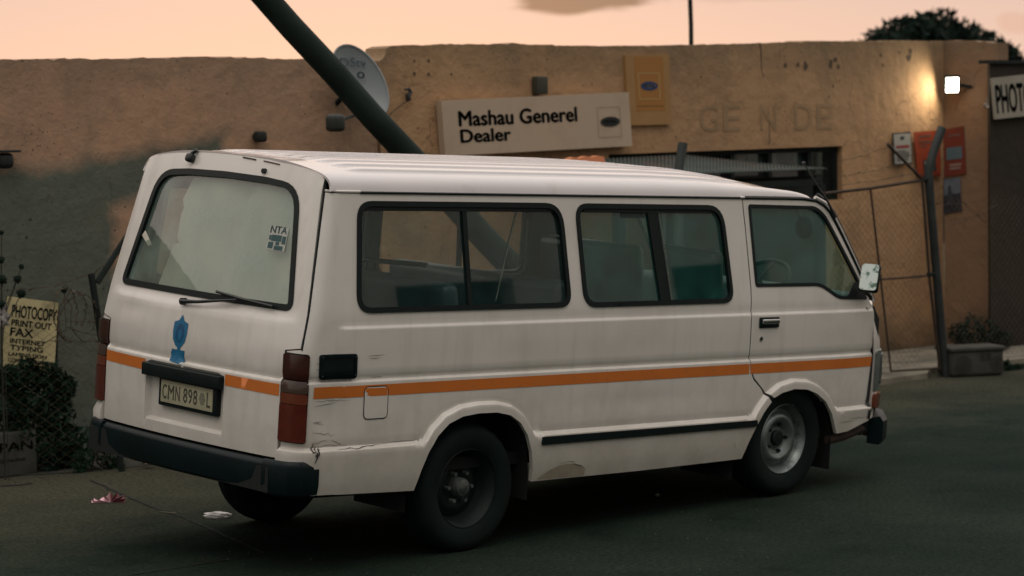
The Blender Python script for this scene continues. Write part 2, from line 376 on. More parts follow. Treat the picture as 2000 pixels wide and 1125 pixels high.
def prot(x, z):
    """crease relief of the body side"""
    x = np.asarray(x, float); z = np.asarray(z, float); P = np.stack([x, z], -1).reshape(-1, 2)
    o = .010 * sm(1.050, 1.034, z) * sm(-.92, -.86, x)
    o = o - .009 * sm(.820, .799, z) * sm(.780, .792, z) + .008 * sm(.792, .779, z)
    L_ = np.minimum(z.reshape(-1) - (.472 + .01 * sm(2, 2.9, x.reshape(-1))), np.minimum(sdf(archRo, P), sdf(archFo, P))).reshape(z.shape)
    o = o + .026 * sm(.006, -.014, L_) - .004 * sm(.030, .008, L_) * (L_ > 0)
    # shallow dents
    for (a, b, ra, rb, h) in ((-.95, .62, .12, .10, .010), (1.2, .60, .5, .05, .004), (-.2, .9, .5, .12, .002), (2.9, .85, .25, .2, -.003), (3.1, .40, .12, .06, .008), (.9, .85, .6, .1, .002)):
        o = o - h * np.exp(-((x - a) / ra) ** 2 - ((z - b) / rb) ** 2)
    return o
def side_map(sg):
    def f(s, z):
        s = np.asarray(s, float); z = np.asarray(z, float)
        wv = hw(z); x0 = xrr(z); a = np.clip((x0 + RC - s) / RC, 0, math.pi / 2); send = x0 + RC - RC * math.pi / 2
        y = np.where(s >= x0 + RC, wv, wv - RC + RC * np.cos(a)); x = np.where(s >= x0 + RC, s, x0 + RC - RC * np.sin(a))
        ex = np.clip(send - s, 0, None); y = y - ex; x = x - .045 * np.clip(1 - (y / .8) ** 2, 0, 1) * (ex > 0)
        pr = prot(np.clip(s, -1.5, 4), z)
        y = y + pr * np.cos(a) - .03 * np.clip((s - 2.75) / .45, 0, 1.5) ** 2 * (s > 2.75)
        x = x - pr * np.sin(a)
        return np.stack([x, sg * y, z], -1)
    f.flip = sg > 0
    return f
def rear_map(y, z):
    y = np.asarray(y, float); z = np.asarray(z, float); ay = np.abs(y); wv = hw(z)
    x = xrr(z) - .045 * np.clip(1 - (y / .8) ** 2, 0, 1)
    t = np.clip((ay - (wv - RC)) / RC, 0, .985); x = x + RC * (1 - np.sqrt(1 - t * t))
    x = x - .012 * sm(.790, .779, z) + .006 * sm(.820, .797, z) * sm(.779, .79, z) - .010 * sm(1.085, 1.045, z) * sm(.78, .6, ay)
    # moulded recess for the number plate
    d = np.maximum(np.abs(y - .0) - .312, np.abs(z - .615) - .138); x = x + .032 * sm(.004, -.010, d)
    # raised frame edge beside the rear glass
    x = x + .006 * sm(.735, .715, ay + (z - 1.1) * .18) * sm(1.06, 1.10, z)
    x = x + .006 * np.exp(-((y - .5) / .12) ** 2 - ((z - 1.0) / .04) ** 2) + .004 * np.exp(-((y + .2) / .3) ** 2 - ((z - .95) / .06) ** 2)
    return np.stack([x, y, z], -1)
rear_map.flip = True

def rearedge(z):  # s coordinate where the body ends and the hatch begins
    send = xrr(z) + RC - RC * math.pi / 2
    return np.where(np.asarray(z) < .93, send - (hw(z) - RC - .708), xrr(z) + RC - .075)
zs_ = list(np.arange(1.672, .945, -.03)) + [.94]
bodyouter = [(float(rearedge(z)), float(z)) for z in zs_] + [(float(rearedge(.925)), .925), (float(rearedge(.41)), .41), (-1.16, .40), (-1.04, .255), (-.396, .235)]
bodyouter += archR[2:-2] + [(.409, .225), (1.2, .228), (2.035, .241)] + archF[2:6] + [(2.20, .592), (2.165, .628), (2.10, .678), (2.068, .735), (2.058, .82), (2.056, 1.0), (2.063, 1.10), (2.063, 1.187), (2.036, 1.524), (2.020, 1.672)]
win1 = rr([(-.795, 1.112), (.648, 1.112), (.605, 1.634), (-.765, 1.634)], [.09, .08, .12, .085])
win2 = rr([(.748, 1.108), (1.915, 1.110), (1.850, 1.632), (.708, 1.634)], [.09, .08, .12, .085])
doorouter = [(2.028, 1.668), (2.045, 1.524), (2.072, 1.187), (2.071, 1.10), (2.064, 1.0), (2.066, .82), (2.076, .738), (2.108, .686), (2.172, .635), (2.212, .60), (2.26, .572)] + archF[6:13] + [(2.846, .338), (2.95, .345), (3.175, .395), (3.186, .55), (3.194, .753), (3.188, 1.0), (3.176, 1.055), (3.15, 1.085), (3.03, 1.27), (2.90, 1.44), (2.775, 1.60), (2.715, 1.645), (2.64, 1.664), (2.5, 1.668)]
doorwin = rr([(2.108, 1.192), (2.66, 1.190), (2.735, 1.16), (2.83, 1.112), (3.115, 1.104), (3.02, 1.235), (2.74, 1.585), (2.66, 1.634), (2.073, 1.640)], [.02, .06, .05, .06, .01, .02, .05, .06, .02])
Sn, Sf = side_map(-1), side_map(1)
def rows(zs, x0, x1, dx=.022): return [(x, z) for z in zs for x in np.arange(x0, x1, dx)]
CREASE = rows([1.028, 1.034, 1.040, 1.046, 1.053, .770, .776, .781, .786, .791, .797, .803, .811, .820, .455, .461, .467, .473, .478, .486], -1.2, 3.18)
_c = np.array(CREASE); _k = np.ones(len(_c), bool)
for a_ in (archR, archF): _k &= ~((_c[:, 1] < .6) & (pdist(a_, _c, False) < .10)) & ~inside(scale_arch(a_, .10), _c)
CREASE = [tuple(q) for q in _c[_k]]
for a_ in (archR, archF):
    b_ = np.array(a_, float); ns_ = [max(1, int(np.linalg.norm(b_[i + 1] - b_[i]) / .018)) for i in range(len(b_) - 1)]
    for k_ in (.012, .024, .034, .041, .046, .051, .056, .062, .072, .086):
        q_ = scale_arch(a_, k_)
        for i_ in range(1, len(q_) - 2): CREASE += [tuple(q_[i_] + (q_[i_ + 1] - q_[i_]) * t_ / ns_[i_]) for t_ in range(ns_[i_])]
body = panel('body', bodyouter, [win1, win2], Sn, .022, paint, van, .022, extra=CREASE)
farouter = [q for q in bodyouter if q[0] < 2.03]
far = panel('body', [(float(rearedge(z)), float(z)) for z in zs_] + [(float(rearedge(.925)), .925), (float(rearedge(.41)), .41), (-1.16, .40), (-1.04, .255), (-.396, .235)] + archR[2:-2] + [(.409, .225), (2.035, .241)] + archF[2:13] + [(2.85, .34), (3.175, .395), (3.19, 1.0), (3.15, 1.09), (2.775, 1.60), (2.68, 1.66), (2.5, 1.672)], [win1, win2, doorwin], Sf, .05, paint, van, .022)

# roof
CS = np.array([(0, 1.812), (.2, 1.810), (.3, 1.811), (.42, 1.803), (.5, 1.793), (.6, 1.777), (.66, 1.765), (.70, 1.751), (.728, 1.730), (.742, 1.706), (.750, 1.680)])
arc = np.concatenate([[0], np.cumsum(np.linalg.norm(np.diff(CS, axis=0), axis=1))])
aa = np.linspace(0, arc[-1], 300); csy = np.interp(aa, arc, CS[:, 0]); csz = np.interp(aa, arc, CS[:, 1])
kk = np.exp(-.5 * (np.arange(-20, 21) / 8.) ** 2); kk /= kk.sum()
csy2 = np.convolve(np.concatenate([-csy[1:21][::-1], csy, csy[-1] + (csy[-1] - csy[-2]) * np.arange(1, 21)]), kk, 'valid'); csz2 = np.convolve(np.concatenate([csz[1:21][::-1], csz, csz[-1] + (csz[-1] - csz[-2]) * np.arange(1, 21)]), kk, 'valid')
def roof_map(x, v):
    """v: signed arc length across the roof"""
    x = np.asarray(x, float); v = np.asarray(v, float); a = np.abs(v)
    y = np.interp(a, aa, csy2); z = np.interp(a, aa, csz2); e_ = np.clip(a / arc[-1], 0, 1)
    # rear edge follows the hatch, x is shifted towards it
    xe = xrr(z) - .045 * (1 - (y / .8) ** 2) + .016 * np.clip((y - .62) / .12, 0, 1) ** 2
    xx = x + (xe - (-.90)) * sm(-.3, -.9, x)
    front = np.interp(x, [1.4, 1.8, 2.2, 2.5, 2.7, 2.82], [0, .008, .032, .066, .10, .135]); edge = np.interp(x, [2.35, 2.55, 2.66, 2.74, 2.82], [0, .004, .018, .05, .12])
    z = z - front * (1 - sm(.75, 1.0, e_)) - edge * sm(.75, 1.0, e_)
    xx = xx - .07 * e_ ** 2 * sm(2.2, 2.8, x)
    # pressed ribs
    rib = np.zeros_like(z)
    for k in np.arange(-.605, .61, .11):
        rib = rib + sm(.030, .022, np.abs(v - k))
    z = z + .012 * rib * sm(-.74, -.62, x) * sm(2.35, 1.9, x)
    return np.stack([xx, np.sign(v) * y, z], -1)
roof_map.flip = False
A1 = float(arc[-1]) - .001
def roof_map2(a, v): return roof_map(np.asarray(a, float) * 11, v)
roof_map2.flip = False
panel('roof', [(-.0814, -A1), (.2545, -A1), (.2564, 0), (.2545, A1), (-.0814, A1), (-.0814, 0)], [], roof_map2, .0046, roofp, van, .012, smooth=60)
# drip rail
def polytube(name, pts, r, m, parent, n=6, smooth=40): return MB().tube(pts, r, n).build(name, m, parent, smooth)
def spts(xz, sg=-1, off=.0): 
    f = side_map(sg); a = np.array(xz); p = f(a[:, 0], a[:, 1]); p[:, 1] += sg * off; return [tuple(q) for q in p]
for sg in (-1, 1):
    g = MB(); g.tube(spts([(x, 1.677) for x in np.linspace(-.75, 2.56, 24)], sg, .004), .0065, 6)
    g.tube(spts([(2.03, 1.678), (2.4, 1.678), (2.55, 1.676), (2.66, 1.667), (2.73, 1.642), (2.79, 1.60), (2.87, 1.50), (3.0, 1.325), (3.1, 1.19), (3.165, 1.10)], sg, -.002), .011, 6)
    g.build('drip_rail', rubber, van, 40)
    g = MB(); g.tube(spts([(x, 1.681) for x in np.linspace(-.95, -.75, 4)], sg, .004), .006, 6); g.build('roof_trim', paint, van, 40)
    g = MB(); g.tube(spts([(2.0, 1.681), (2.035, 1.681)], sg, .006), .007, 6); g.build('roof_trim', paint, van, 40); g = MB()
    g.tube(spts([(2.665, 1.685), (2.75, 1.655), (2.815, 1.60), (2.90, 1.49), (3.03, 1.31), (3.13, 1.175), (3.195, 1.09)], sg, -.006), .011, 6)
    g.build('roof_trim', paint, van, 40)
    g = MB(); g.tube(spts([(2.70, 1.70), (2.775, 1.663), (2.84, 1.60), (2.925, 1.49), (3.055, 1.31), (3.155, 1.175), (3.22, 1.09)], sg, -.018), .012, 6)
    g.build('windscreen_seal', rubber, van, 40)
# windscreen
def ws_map(y, z):
    y = np.asarray(y, float); z = np.asarray(z, float)
    return np.stack([np.interp(z, [1.05, 1.70], [3.30, 2.80]) - .10 * (y / .75) ** 2, y, z], -1)
ws_map.flip = False
panel('windscreen', rr([(-.74, 1.07), (.74, 1.07), (.66, 1.68), (-.66, 1.68)], .06), [], ws_map, .12, glass, van, 0)
# front
def front_map(u, z):
    u = np.asarray(u, float); z = np.asarray(z, float); a = np.abs(u)
    px = np.interp(a, [0, .5, .66, .74, .80, .85, .89, .93], [3.44, 3.425, 3.40, 3.375, 3.34, 3.30, 3.25, 3.20]); py = np.interp(a, [0, .5, .66, .74, .80, .85, .89, .93], [0, .5, .65, .715, .76, .79, .812, .826])
    px = px - .10 * sm(.80, 1.10, z) - .03 * sm(.5, .3, z) * (px > 3.25)
    dent = np.where(u < 0, .014 * np.sin(z * 31) * np.sin(a * 40 + z * 9) * sm(.55, .75, a) * sm(.925, .88, a), 0)
    return np.stack([px + dent, np.sign(u) * py + dent * .5, z], -1)
front_map.flip = False
panel('front_panel', [(-.925, .40), (.925, .40), (.925, 1.06), (.7, 1.085), (-.7, 1.085), (-.925, 1.06)], [], front_map, .03, paint, van, .02)
for sg in (-1, 1):
    h = panel('headlight', rr([(sg * .45, .60), (sg * .86, .60), (sg * .86, .78), (sg * .45, .78)], .02), [], front_map, .04, mat('headlight_glass', (.10, .12, .12), .15, .2, coat=1.), van, .03, off=.02)
    panel('headlight_rim', rr([(sg * .43, .56), (sg * .915, .56), (sg * .915, .80), (sg * .43, .80)], .02), [rr([(sg * .45, .60), (sg * .86, .60), (sg * .86, .78), (sg * .45, .78)], .02)], front_map, .04, steel, van, .03, off=.012)
    panel('indicator', rr([(sg * .70, .46), (sg * .915, .46), (sg * .915, .545), (sg * .70, .545)], .015), [], front_map, .04, oral, van, .03, off=.022)
# front bumper, dragged down at the near corner
def bumper(prof, plan, name, m, n=1):
    """prof: list of (outward, z); plan: list of (x, y, nx, ny)"""
    vs = []; k = len(prof)
    for (x, y, nx, ny, zo) in plan:
        for (o, z) in prof: vs.append((x + nx * o, y + ny * o, z + zo))
    fs = [(i * k + j, i * k + (j + 1) % k, (i + 1) * k + (j + 1) % k, (i + 1) * k + j) for i in range(len(plan) - 1) for j in range(k)]
    fs += [tuple(range(k)), tuple((len(plan) - 1) * k + j for j in range(k))[::-1]]
    return MB().add(vs, fs).build(name, m, van, 35)
fp = []
for u in np.linspace(-.90, .90, 25):
    p0 = front_map(np.array(u), np.array(.5)); p1 = front_map(np.array(u + .002), np.array(.5)); t = (p1 - p0)[:2]; t /= np.linalg.norm(t); fp.append((p0[0] - .005, p0[1], t[1], -t[0], -.02 if u < -.8 else 0))
bumper([(-.02, .42), (.055, .435), (.075, .41), (.075, .30), (.055, .27), (-.02, .27)], fp, 'front_bumper', bumperm)
g = MB(); g.tube([(2.86, -.80, .29), (3.0, -.79, .30), (3.18, -.78, .335), (3.25, -.76, .34)], .028, 8); g.build('step_sill', rust, van, 40)
g = MB(); g.prism([(3.155, .30), (3.25, .33), (3.29, .46), (3.27, .62), (3.262, .98), (3.205, 1.06), (3.20, .75), (3.19, .40)], -.80, -.77); g.build('corner_gap', blackm, van)
# rear bumper
rp = []; sg_far = False
for (x, y, nx, ny) in [(-.985, -.862, 0, -1), (-1.08, -.862, 0, -1), (-1.15, -.858, -.3, -.95), (-1.19, -.835, -.75, -.66), (-1.208, -.79, -.97, -.2), (-1.222, -.66, -1, -.06), (-1.24, -.35, -1, 0), (-1.246, 0, -1, 0), (-1.24, .35, -1, 0), (-1.222, .66, -1, .06), (-1.208, .79, -.97, .2), (-1.19, .835, -.75, .66), (-1.15, .858, -.3, .95), (-1.08, .862, 0, 1), (-.985, .862, 0, 1)]:
    x = (x + .048) if x < -1.1 else x - .03; y *= .965 if y < 0 or sg_far else .89
    l_ = math.hypot(nx, ny); rp.append((x, y, nx / l_, ny / l_, 0))
rb = bumper([(-.08, .395), (-.02, .408), (.010, .408), (.022, .398), (.026, .385), (.024, .31), (.018, .272), (.0, .256), (-.05, .256)], rp, 'rear_bumper', bumperm)
for sg in (-1, 1):
    cp = []
    for (x, y, nx, ny) in [(-.975, -.862, 0, -1), (-1.08, -.862, 0, -1), (-1.15, -.858, -.3, -.95), (-1.19, -.835, -.75, -.66), (-1.208, -.79, -.97, -.2), (-1.218, -.70, -1, -.06)]:
        x = (x + .048) if x < -1.1 else x - .03; y *= .965 if y < 0 or sg_far else .89
        l_ = math.hypot(nx, ny); cp.append((x, sg * -y * -1 if sg > 0 else y, nx / l_, ny / l_ * (1 if sg < 0 else -1), 0))
    if sg > 0: cp = [(x, abs(y) * .89 / .965, nx, ny, zo) for (x, y, nx, ny, zo) in cp]
    c = bumper([(.0, .415), (.018, .418), (.028, .408), (.033, .39), (.033, .30), (.024, .258), (.0, .244)], cp, 'bumper_end', bumperm); c.parent = rb
# hatch
hz = [(-.700, .418), (.700, .418), (.700, .93), (.790, .945)] + [(float(hw(z) - .046), z) for z in (1.0, 1.1, 1.2, 1.3, 1.4, 1.5, 1.6, 1.66)] + [(.703, 1.705), (.700, 1.733), (.682, 1.750), (.64, 1.763), (.58, 1.774), (.45, 1.788), (.3, 1.799), (.15, 1.806), (0, 1.808), (-.15, 1.806), (-.3, 1.799), (-.45, 1.788), (-.58, 1.774), (-.64, 1.763), (-.682, 1.750), (-.700, 1.733), (-.703, 1.705)] + [(-float(hw(z) - .046), z) for z in (1.66, 1.6, 1.5, 1.4, 1.3, 1.2, 1.1, 1.0)] + [(-.790, .945), (-.700, .93)]
for sg in (-1, 1):
    g = MB(); f = side_map(sg); zs2 = np.concatenate([np.arange(1.745, .935, -.03), [.935]]); g.tube([tuple(q) for q in f(rearedge(zs2) - .006, zs2) + np.array([.006, 0, 0])], .0075, 6)
    g.tube([(float(xrr(.9)) - .008, sg * .704, .93), (float(xrr(.6)) - .006, sg * .704, .42)], .0055, 6); g.build('hatch_seam', rubber, van, 40)
    dl = [(2.024, 1.672), (2.0405, 1.524), (2.0675, 1.187), (2.067, 1.10), (2.060, 1.0), (2.062, .82), (2.072, .736), (2.104, .682), (2.168, .631), (2.206, .596), (2.25, .56)]
    g = MB(); dd = dense(dl + dl[::-1], .03); dd = dd[:len(dd) // 2]; p_ = f(dd[:, 0], dd[:, 1]); p_[:, 1] -= sg * .007; g.tube([tuple(q) for q in p_], .0065, 6); g.build('door_seam', rubber, van, 40)
rglass = rr([(-.682, 1.112), (.682, 1.112), (.555, 1.692), (.3, 1.712), (0, 1.718), (-.3, 1.712), (-.555, 1.692)], [.05, .05, .13, .02, .02, .02, .13])
HX = rows([.770, .776, .781, .786, .791, .797, .803, .811, 1.048, 1.06, 1.072, .468, .473, .478, .483, .488], -.7, .7, .025) + [(s_ * y_, z_) for s_ in (-1, 1) for y_ in (.300, .305, .310, .315, .320) for z_ in np.arange(.46, .77, .02)]
hatch = panel('hatch', hz, [rglass], rear_map, .022, paint, van, .02, extra=HX)
panel('rear_window', inset(rglass, .015), [], rear_map, .06, glassr, hatch, 0, off=-.012)
panel('window_seal', inset(rglass, -.006), [inset(rglass, .024)], rear_map, .025, rubber, hatch, .02, off=.006)
stL = [(.415, 1.125), (.372, 1.30), (.365, 1.335), (.325, 1.345), (.350, 1.37), (.355, 1.48), (.345, 1.52), (.365, 1.56), (.315, 1.685), (.3, 1.70), (0, 1.708), (-.3, 1.70), (-.53, 1.68), (-.66, 1.125)]
def sheet_map(y, z):
    p = rear_map(y, z); p[..., 0] += .045 + .010 * np.sin(np.asarray(y) * 17 + np.asarray(z) * 2) + .012 * np.exp(-((np.asarray(y) + .1 + .15 * (np.asarray(z) - 1.3)) / .03) ** 2); return p
sheet_map.flip = True
panel('window_sheet', stL, [], sheet_map, .03, sheetm, hatch, 0)
g = MB(); g.prism([(.545, 1.31), (.60, 1.36), (.575, 1.385), (.515, 1.32)], -1.02, -1.018, plane='yz'); g.build('torn_sheet_scrap', sheetm, hatch)
# wiper
def rp_(y, z, off): 
    p = rear_map(np.array(y), np.array(z)); return (float(p[0] - off), float(p[1]), float(p[2]))
g = MB(); g.tube([rp_(.085, 1.078, .0), rp_(.085, 1.078, .03)], .017, 10); g.tube([rp_(.085, 1.078, .028), rp_(-.05, 1.090, .034), rp_(-.33, 1.128, .036)], .008, 6, rs=[.012, .009, .005])
g.tube([rp_(-.16, 1.150, .024), rp_(-.35, 1.134, .026), rp_(-.575, 1.120, .022)], .008, 6); g.build('wiper', blackm, hatch, 40)
# emblem
def decal(name, poly, fmap, m, parent, off=.0018, sp=.03, holes=()): return panel(name, poly, list(holes), fmap, sp, m, parent, 0, off=off)
cx = .062; dy = lambda pts: [(cx + a, b) for a, b in pts]
shield = dy([(.004, 1.015), (-.018, .985), (-.052, .975), (-.054, .925), (-.046, .885), (-.022, .86), (-.012, .853), (-.012, .842), (.012, .842), (.012, .853), (.030, .862), (.052, .89), (.060, .93), (.060, .975), (.026, .985)])
em = decal('emblem', shield, rear_map, bluem, hatch, sp=.02)
decal('emblem_base', dy([(-.050, .842), (.055, .842), (.055, .828), (.062, .828), (.062, .782), (-.052, .772), (-.052, .80), (-.044, .80)]), rear_map, bluem, hatch, .0018)
decal('emblem_figure', [(cx + .003 + .033 * math.cos(t), .925 + .045 * math.sin(t)) for t in np.linspace(0, 2 * math.pi, 20, endpoint=False)], rear_map, dbluem, hatch, .0030, holes=[[(cx + .003 + .016 * math.cos(t), .915 + .030 * math.sin(t)) for t in np.linspace(0, 2 * math.pi, 16, endpoint=False)]])
# stripe on hatch
for (a, b) in ((.697, .322), (-.322, -.695)):
    decal('hatch_stripe', [(a, .716), (b, .712), (b, .768), (a, .770)], rear_map, orange, hatch)
# number plate garnish with light
g = MB()
def bx_rear(g, y0, y1, z0, z1, x0, x1, mi=0, bev=.006): g.box(((x0 + x1) / 2, (y0 + y1) / 2, (z0 + z1) / 2), (abs(x1 - x0), abs(y1 - y0), z1 - z0), mi=mi, bev=bev)
bx_rear(g, -.312, .315, .693, .757, -1.195, -1.12)
rmf = plane_map((-1.1955, 0, 0), (0, -1, 0), (0, 0, 1))
put_text(g, 'TOYOTA', rmf, -.09, .720, .20, .020, .01, mi=1)
g.build('plate_light_bar', [rubber, mat('garnish_letters', (.028, .038, .036), .5)], hatch, 35)
# plate
g = MB(); bx_rear(g, -.262, .205, .553, .690, -1.165, -1.115, 0, .008); bx_rear(g, -.235, .180, .573, .684, -1.169, -1.150, 1, .002)
pm = plane_map((-1.1705, 0, 0), (0, -1, 0), (0, 0, 1))
for (t, a, b) in (('C', -.165, .035), ('M', -.12, .05), ('N', -.06, .038), ('8', .005, .032), ('9', .045, .032), ('8', .085, .032), ('L', .192, .03)):
    put_text(g, t, pm, a, .592, b, .072, .012, mi=2)
g.add([(-1.1706, -.155 + .022 * math.cos(t) * (1 + .15 * math.cos(6 * t)), .628 + .03 * math.sin(t)) for t in np.linspace(0, 2 * math.pi, 24, endpoint=False)], [tuple(range(24))], 2)
g.build('number_plate', [rubber, platem, platei], hatch, 35)
g = MB()
for (y, z) in ((.10, .515), (-.16, .515)): g = MB(); g.box((-1.119, y, z), (.004, .006, .010)); g.build('screw_hole', blackm, hatch)
# sticker NTA
def dm(off):
    def f(a, b): 
        p = rear_map(-np.asarray(a), b); p[..., 0] -= off - .010; return p
    return f
g = MB(); stick = mat('sticker_white', (.46, .47, .42), .6); stickd = mat('sticker_dark', (.03, .09, .09), .6)
v_ = dm(.001)
def quad(g, fm, a0, b0, a1, b1, mi):
    q = fm(np.array([a0, a1, a1 + (b1 - b0) * 0, a0]), np.array([b0, b0, b1, b1])); g.add(q, [(0, 1, 2, 3)], mi)
quad(g, v_, .405, 1.377, .535, 1.487, 0); put_text(g, 'NTA', dm(.002), .412, 1.458, .115, .034, .02, mi=1)
for (a, b, c, d) in ((.415, 1.385, .45, 1.415), (.46, 1.38, .52, 1.40), (.43, 1.42, .50, 1.45), (.505, 1.41, .53, 1.447), (.412, 1.425, .428, 1.447), (.465, 1.403, .49, 1.418)): quad(g, dm(.002), a, b, c, d, 1)
g.build('window_sticker', [stick, stickd], hatch, fix=False)
# hatch top fittings
g = MB(); g.box(rp_(.30, 1.772, .018), (.04, .05, .045), bev=.015, rot=Matrix.Rotation(R(20), 3, 'Y')); g.tube([rp_(.30, 1.79, .02), rp_(.27, 1.812, .01)], .010, 6); g.build('top_lamp', blackm, hatch, 40)
g = MB(); g.tube([rp_(-.288, 1.745, -.004), rp_(-.288, 1.745, .016)], .013, 8); g.build('rubber_stop', blackm, hatch, 40)
g = MB(); g.tube([rp_(y, z, .003) for y, z in ((-.10, 1.800), (-.16, 1.797), (-.2, 1.7945))], .0035, 5); g.tube([rp_(y, z, .003) for y, z in ((-.26, 1.7925), (-.33, 1.787), (-.38, 1.783))], .003, 5); g.build('paint_chip', rust, hatch)
# tail lights
for sg in (-1, 1):
    f = side_map(sg); root = None
    z0s = [(.785, .914, dredl), (.735, .782, clrl), (.683, .732, oral), (.505, .680, redl)]
    base = panel('tail_light', rr([(-1.207, .500), (-1.070, .500), (-1.070, .920), (-1.207, .920)], .015), [], f, .02, rubber, van, .02, off=.006)
    for (a, b, m_) in z0s:
        panel('lens', rr([(-1.205, a), (-1.073, a), (-1.073, b), (-1.205, b)], .010), [], f, .02, m_, base, .015, off=.012 + (.005 if m_ in (redl, dredl) else 0))
# side trims, near side
def sdecal(name, poly, m, parent=van, off=.0018, sp=.05, sg=-1, holes=()): return decal(name, poly, side_map(sg), m, parent, off, sp, holes)
sdecal('stripe', [(-1.045, .711), (-.73, .7115), (-.5, .712), (2.058, .712), (2.058, .768), (-1.045, .766)], orange)
for sg in (-1, 1):
    panel('rub_strip', rr([(.447, .414), (2.125, .420), (2.122, .455), (.447, .455)], .006), [], side_map(sg), .06, rubber, van, .008, off=.010)
sdecal('stripe', [(-1.045, .711), (2.058, .712), (2.058, .768), (-1.045, .766)], orange, sg=1)
v = panel('side_vent', rr([(-1.015, .806), (-.797, .806), (-.800, .919), (-1.020, .919)], .015), [], Sn, .03, rubber, van, .01, off=.010)
panel('vent_grille', rr([(-1.000, .820), (-.812, .820), (-.815, .905), (-1.005, .905)], .008), [], Sn, .03, mat('grille_dark', (.006, .009, .009), .7), v, .006, off=.006)
panel('vent_frame', rr([(-1.013, .808), (-.799, .808), (-.802, .917), (-1.018, .917)], .015), [rr([(-.998, .822), (-.814, .822), (-.817, .903), (-1.003, .903)], .008)], Sn, .03, bumperm, v, .006, off=.015)
g = MB()
for (x, z) in ((-1.004, .818), (-.81, .818), (-1.008, .908), (-.812, .908)):
    p = Sn(np.array(x), np.array(z)); g = MB(); g.box((p[0], p[1] - .0155, z), (.007, .003, .007)); g.build('vent_screw', chrome, v)
# fuel flap: a gap line around a panel
fl = rr([(-.737, .604), (-.593, .604), (-.596, .755), (-.742, .755)], .025)
ff = sdecal('fuel_flap', fl, paint, off=.0026, sp=.03)
sdecal('flap_gap', inset(fl, -.005), rubber, ff, .0020, .03, holes=[inset(fl, .0)])
sdecal('flap_stripe', [(-.70, .712), (-.598, .712), (-.598, .75), (-.735, .752), (-.738, .735), (-.72, .728), (-.728, .718)], orange, ff, .0034, .03)
sdecal('bare_patch', rr([(.43, .232), (.52, .275), (.60, .300), (.70, .302), (.77, .28), (.80, .232)], .03), stainm, off=.0015, sp=.03)
# cracks, scratches and flaked paint around the near rear corner
g = MB(); crk = mat('dark_crack', (.03, .028, .022), .8)
def scr(pts, w_=.0025):
    pts = np.array(pts, float); t = np.gradient(pts, axis=0); t /= np.linalg.norm(t, axis=1)[:, None]; nn = np.stack([-t[:, 1], t[:, 0]], -1); k = np.linspace(0, math.pi, len(pts)); ww = (w_ * (.35 + np.sin(k)))[:, None]
    A_ = pts + nn * ww; B_ = pts - nn * ww; f = side_map(-1); a = f(A_[:, 0], A_[:, 1]); b = f(B_[:, 0], B_[:, 1]); a[:, 1] -= .003; b[:, 1] -= .003; n = len(pts)
    g.add(list(a) + list(b), [(i, i + 1, n + i + 1, n + i) for i in range(n - 1)])
def jag(x0, z0, x1, z1, j=.006, n=8):
    t = np.linspace(0, 1, n)[:, None]; p = np.array([x0, z0]) * (1 - t) + np.array([x1, z1]) * t; p[1:-1] += rng.normal(0, j, (n - 2, 2)); return p
for a in ((-1.035, .70, -.83, .700, .004), (-1.035, .675, -.90, .69, .003), (-1.04, .60, -.97, .585, .004), (-1.04, .60, -.985, .60, .003), (-1.04, .50, -.93, .512, .005), (-.93, .512, -.87, .492, .002), (-1.02, .485, -.83, .487, .004), (-1.035, .88, -.99, .875, .003), (-1.035, .85, -1.0, .843, .003), (-.73, .905, -.62, .906, .002), (-.72, .892, -.65, .894, .001), (-.70, .80, -.62, .803, .002), (-.90, .466, -.60, .478, .003), (-1.04, .55, -.90, .535, .004), (-.62, .478, -.38, .484, .002), (2.85, .40, 3.0, .405, .004), (2.95, .42, 3.15, .415, .003), (1.95, .34, 1.965, .30, .003)): scr(jag(*a[:4], j=a[4] * .7, n=12), .0008)
for a in ((-1.038, .50, -1.03, .43), (-1.02, .49, -1.035, .41), (-1.00, .482, -1.02, .44)): scr(jag(*a, j=.005, n=10), .003)
scr([(.60, .305), (.66, .315), (.70, .310), (.70, .30), (.76, .285), (.79, .265), (.785, .24)], .0012)
g.build('crack', crk, van, fix=False)
# side windows: seals, panes, dividers (both sides)
def window(outer, sg, divx, slide, tintm, nm='side_window'):
    f = side_map(sg)
    s_ = panel(nm, inset(outer, -.004), [inset(outer, .022)], f, .03, rubber, van, .02, off=.008)
    lo = [q for q in inset(outer, .012)]
    panel('pane', lo, [], f, .10, tintm, s_, 0, off=-.012)
    zb, zt = min(q[1] for q in outer) + .02, max(q[1] for q in outer) - .02
    d0, d1 = divx
    panel('divider', [(d0 - slide, zb), (d0 + slide, zb), (d1 + slide, zt), (d1 - slide, zt)], [], f, .05, rubber, s_, .02, off=-.001)
    panel('top_rail', [(min(q[0] for q in outer) + .05, zt - .022), (max(q[0] for q in outer) - .08, zt - .022), (max(q[0] for q in outer) - .11, zt + .006), (min(q[0] for q in outer) + .07, zt + .006)], [], f, .08, rubber, s_, .015, off=.0)
    return s_
w1 = window(win1, -1, (-.055, -.072), .014, glass)
w2 = window(win2, -1, (1.372, 1.293), .040, glassg)
f = side_map(-1)
w1b = window(win1, 1, (-.055, -.072), .014, glass); w2b = window(win2, 1, (1.39, 1.31), .014, glass)
panel('side_window', inset(doorwin, -.002), [inset(doorwin, .012)], Sf, .04, rubber, van, .015, off=.005)
sdecal('pane_label', rr([(1.06, 1.565), (1.24, 1.565), (1.232, 1.600), (1.055, 1.600)], .006), mat('label_dark', (.012, .03, .028), .5), w2, off=-.009)
g = MB(); g.tube([tuple(q) for q in Sn(np.array([1.415, 1.405, 1.385, 1.36, 1.335]), np.array([1.135, 1.2, 1.35, 1.5, 1.60]))], .0022, 5); g.build('pane_edge', chrome, w2)
